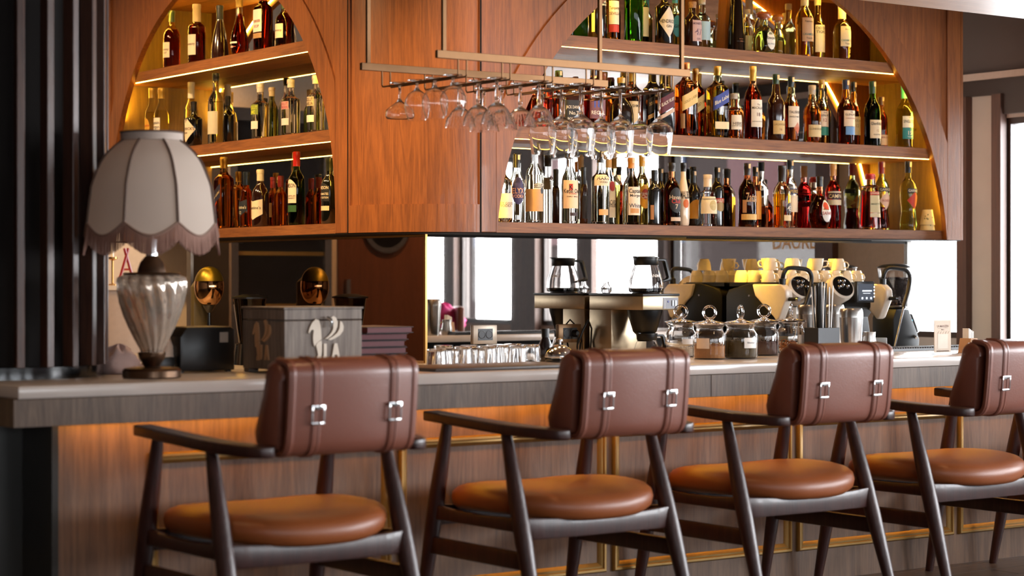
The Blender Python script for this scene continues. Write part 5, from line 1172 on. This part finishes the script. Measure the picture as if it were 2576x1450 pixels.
for i in range(9):
    for j in range(3):
        cup(.052+i*.0745, .05+j*.098, zt, True, -pi/2+random.uniform(-.3, .3), 0, 'upturned cream cup in the %s row of the machine top, %s' % (rws[j], cols[i]))
for i in range(8):
    j = 1 if i % 2 else 0
    cup(.085+i*.0765, .07+j*.10, zt+.0595, (i % 3 != 1), random.uniform(0, 6), 0, 'cream cup of the upper layer on the machine, %s from the left' % ordn[i])
# grinder
a, b = ray(2252); gy = 7.30
t = thing('coffee_grinder', 'black coffee grinder with bean hopper beside the espresso machine', 'grinder', (a*gy/b, gy, ZK))
gz = lambda py: E-(py-HY)*(gy/b)/FPX-ZK
MB().prism([(-.09, 0), (.09, 0), (.10, .10), (.02, gz(778)), (-.07, gz(778)), (-.09, gz(800))], -.075, .075, lambda a_, b_, h: (a_, h, b_)).build('body', M_ESP, t, bevel=.006)
MB().prism([(.02, gz(785)), (.075, gz(790)), (.125, gz(835)), (.10, gz(842)), (.03, gz(830))], -.05, .05, lambda a_, b_, h: (a_, h, b_)).build('dosing_head', M_BLACKG, t, bevel=.004)
MB().lathe([(gz(778), .055), (gz(774), .060), (gz(771), .058)], 32).build('collar', M_BLACK, t)
hp = [(gz(770), .045), (gz(760), .050), (gz(735), .072), (gz(700), .084), (gz(676), .090)]
MB().lathe(hp+[(z, r-.002) for z, r in hp[::-1]], 36, cap=False).build('hopper', JM, t, smooth=50)
MB().lathe([(gz(769), .040), (gz(760), .046), (gz(735), .067), (gz(704), .078), (gz(701), .06), (gz(699), .01)], 36).build('bean_fill', mat('#20120c', .5, 0, 1.0, scale=90), t)
mb = MB()
for k in range(420):
    z = random.uniform(gz(765), gz(699)); u = (z-gz(770))/(gz(700)-gz(770)); r = .044+.036*min(1, u)**.8; aa = random.uniform(0, 2*pi)
    if random.random() < .3: z = gz(700); r *= random.uniform(.1, 1)
    mb.box((r*.975*sin(aa), -r*.975*cos(aa), z), (.009, .006, .005), Matrix.Rotation(random.uniform(0, pi), 3, 'X') @ Matrix.Rotation(random.uniform(0, pi), 3, 'Z'))
mb.build('coffee_beans', mat('#3a2218', .35), t, smooth=0, stuff=True)
MB().lathe([(gz(674), .092), (gz(672), .094), (gz(667), .070), (gz(664), .03), (gz(663.5), .001)], 40).build('hopper_lid', M_BLACK, t)
flat_text('EUREKA', .009, lambda x, z: (.055+x*.9, -.0515, gz(806)+z), .045).build('lettering', emis('#5ac8e0', 1.2), t, smooth=0)
MB().tube([(.06, -.06, gz(842)), (.06, -.09, gz(850))], .008, 8).build('dosing_fork', M_STEEL, t)
# sockets on the mirror
for (px, py, mt, mi, lb) in ((1217, 842, mat('#c8b8a4', .35, .3), M_BLACK, 'double wall socket in a champagne frame on the mirror left of the bell'), (1430, 839, mat('#8a6844', .35, .4), M_BLACK, 'double wall socket with black plug, brown standing in for brewer shade')):  # second plate's brown paints in shade and reflection from the brewer
    q = PY(px, py, YM)
    t = thing('wall_socket', lb, 'socket', (q.x, YM-.0005, q.z))
    MB().bb(-.066, .066, -.012, 0, -.043, .043).build('cover_plate', mt, t, bevel=.004)
    MB().bb(-.040, .040, -.0135, -.011, -.026, .026).build('insert', M_BLACK, t, smooth=0)
    for s in (-.020, .020):
        rot = Matrix.Translation((s, -.0135, 0)) @ Matrix.Rotation(radians(90), 4, 'X')
        MB().lathe([(0, .019), (.002, .0185), (.0022, .017), (.0005, .016)], 28, cap=False).xf(rot).build('socket_ring', mat('#55565a', .3), t)
        MB().lathe([(0, .0155), (.0006, .0155)], 24).xf(rot).build('socket_well', mat('#3a3c40', .4), t)
    if px > 1400:
        MB().lathe([(0, .017), (.02, .017), (.03, .010)], 18).xf(Matrix.Translation((.020, -.014, 0)) @ Matrix.Rotation(radians(90), 4, 'X')).build('plug', M_BLACK, t)
        MB().tube([(.020, -.040, 0), (.022, -.045, -.02), (.024, -.035, -.06), (.03, -.03, -.12), (.05, -.03, -.155)], .004, 8).build('power_cord', M_BLACK, t)
# cables at the brewer
t = MB().tube([(5.70, 7.44, .83), (5.72, 7.42, .90), (5.755, 7.43, .94), (5.79, 7.45, .90), (5.795, 7.46, .84), (5.78, 7.46, ZK+.004)], .0045, 8).build('power_cable', M_BLACK); tag(t, 'black power cable looping behind the steel brewer', 'cable')
# juicer and blender on the left return of the back counter
a, b = ray(526); X_ = 4.60
t = thing('juice_dispenser', 'polished egg shaped chrome dispenser on a black stem', 'dispenser', (X_, b*X_/a, ZK))
s_ = X_/a/FPX
zz = lambda py: E-(py-HY)*s_-ZK
z0, z1 = zz(772), zz(671); zc_ = (z0+z1)/2; hh_ = (z1-z0)/2
M_GOLDC = mat('#d8a878', .06, 1, name='copper_chrome')
MB().lathe([(zc_+hh_*sin(q), .0735*cos(q)**.9 if abs(cos(q)) > 1e-3 else .0001) for q in [-pi/2+pi*k/18 for k in range(19)]][:13], 40).build('bowl', M_GOLDC, t)
MB().lathe([(zc_+hh_*sin(q)*1.005, .0745*max(.001, cos(q))**.9) for q in [.28+(pi/2-.28)*k/8 for k in range(9)]], 40).build('hood', mat('#8a7424', .35, .8), t)
MB().lathe([(0, .07), (.012, .07), (.018, .03), (.04, .012), (z0-.03, .010), (z0-.005, .028), (z0+.008, .034)], 28).build('stem', M_BLACKG, t)
MB().prism([(-.045, 0), (.045, 0), (.045, zc_+.02), (.0, zc_+.06), (-.045, zc_+.0)], .076, .115, lambda a_, b_, h: (a_, h, b_)).build('rear_panel', mat('#5a5030', .4), t, bevel=.004)
a, b = ray(628)
t = thing('blender_jug', 'dark blender jug with lid behind the wooden box', 'blender', (4.62, b*4.62/a, ZK))
zb = lambda py: E-(py-HY)*(4.62/a)/FPX-ZK
MB().lathe([(0, .07), (.10, .06), (.105, .05)], 24, sq=4).build('motor_base', M_BLACKG, t)
jj = [(.105, .045), (zb(758), .068), (zb(752), .070)]
MB().lathe(jj+[(z, r-.003) for z, r in jj[::-1]], 24, sq=4, cap=False).build('jug', glass('#8a8070', 1.45), t)
MB().lathe([(zb(752), .078), (zb(748), .078), (zb(744), .05), (zb(741), .03)], 28, sq=4).build('lid', M_BLACK, t)
# service corner beyond the bronze mirror: shelf with red ribboned bottles, dark fridge for the mirror to show
t = thing('service_cabinet', 'cream service cabinet standing far behind the lamp', 'cabinet', (4.6, 10.45, 0))
MB().bb(0, 1.3, 0, .30, 0, E-.06).build('carcass', mat('#a8907c', .7), t, smooth=0)
MB().bb(-.02, 1.32, -.02, .32, E-.06, E-.035).build('top_board', M_CREAM, t, smooth=0)
for i, (px, lb) in enumerate(((283, 'brass candle stick on the far shelf left of the lamp'), (318, 'red folding stand on the far shelf behind the lamp'))):
    a, b = ray(px); Y = 10.6
    if i == 0:
        t = thing('candle_stick', lb, 'candle holder', (a*Y/b, Y, E-.0345))
        MB().lathe([(0, .03), (.006, .03), (.01, .006), (.14, .006), (.15, .028), (.16, .028)], 20).build('holder', M_BRASS, t)
        MB().lathe([(.16, .008), (.20, .007)], 12).build('candle', M_WHITE, t)
    else:
        t = thing('red_stand', lb, 'stand', (a*Y/b, Y, E-.0345))
        for s in (-1, 1): MB().tube([(s*.05, 0, .004), (-s*.012, 0, .21)], .009, 8).build('leg', mat('#8a1c1c', .35), t)
        MB().tube([(-.03, 0, .09), (.03, 0, .09)], .006, 8).build('crossbar', mat('#8a1c1c', .35), t)
t = thing('wine_fridge', 'dark glass fronted drinks fridge reflected in the bronze mirror', 'fridge', (3.2, 11.2, 0))
MB().bb(0, .72, .03, .6, 0, 2.2).build('cabinet', M_BLACK, t, smooth=0)
MB().bb(0, .05, 0, .03, .05, 2.2).bb(.67, .72, 0, .03, .05, 2.2).bb(.05, .67, 0, .03, 2.12, 2.2).bb(.05, .67, 0, .03, .05, .12).build('door_frame', M_STEEL, t, smooth=0)
MB().bb(.05, .67, .01, .02, .12, 2.12).build('door_glass', pane_mat(), t, smooth=0)
for z in (.6, .95, 1.28, 1.6): MB().bb(.05, .67, .022, .028, z, z+.025).build('rack_front', mat('#a8843c', .4), t, smooth=0)
# lounge furniture seen in the clear mirror: window-side sofa with a pink jacket
t = thing('chair_with_jacket', 'dark dining chair with a pink jacket on its back, reflected in the mirror', 'chair', (7.38, 3.69, 0), radians(-60))
MB().bb(-.22, .22, -.22, .22, .42, .47).build('seat', M_LEATHER, t, bevel=.01)
MB().bb(-.22, .22, .20, .25, .47, .95).build('backrest', M_LEATHER, t, bevel=.015)
for x in (-.19, .19):
    for y in (-.19, .19): MB().bb(x-.016, x+.016, y-.016, y+.016, 0, .42).build('leg', W_FRAME, t, smooth=0)
j = blob('pink_jacket', 'bright pink quilted jacket hung over the reflected chair back', 'jacket', (7.47, 3.74, .80), .09, .17, .16, mat('#e0408c', .6)); j.rotation_euler = (0, 0, radians(-60))
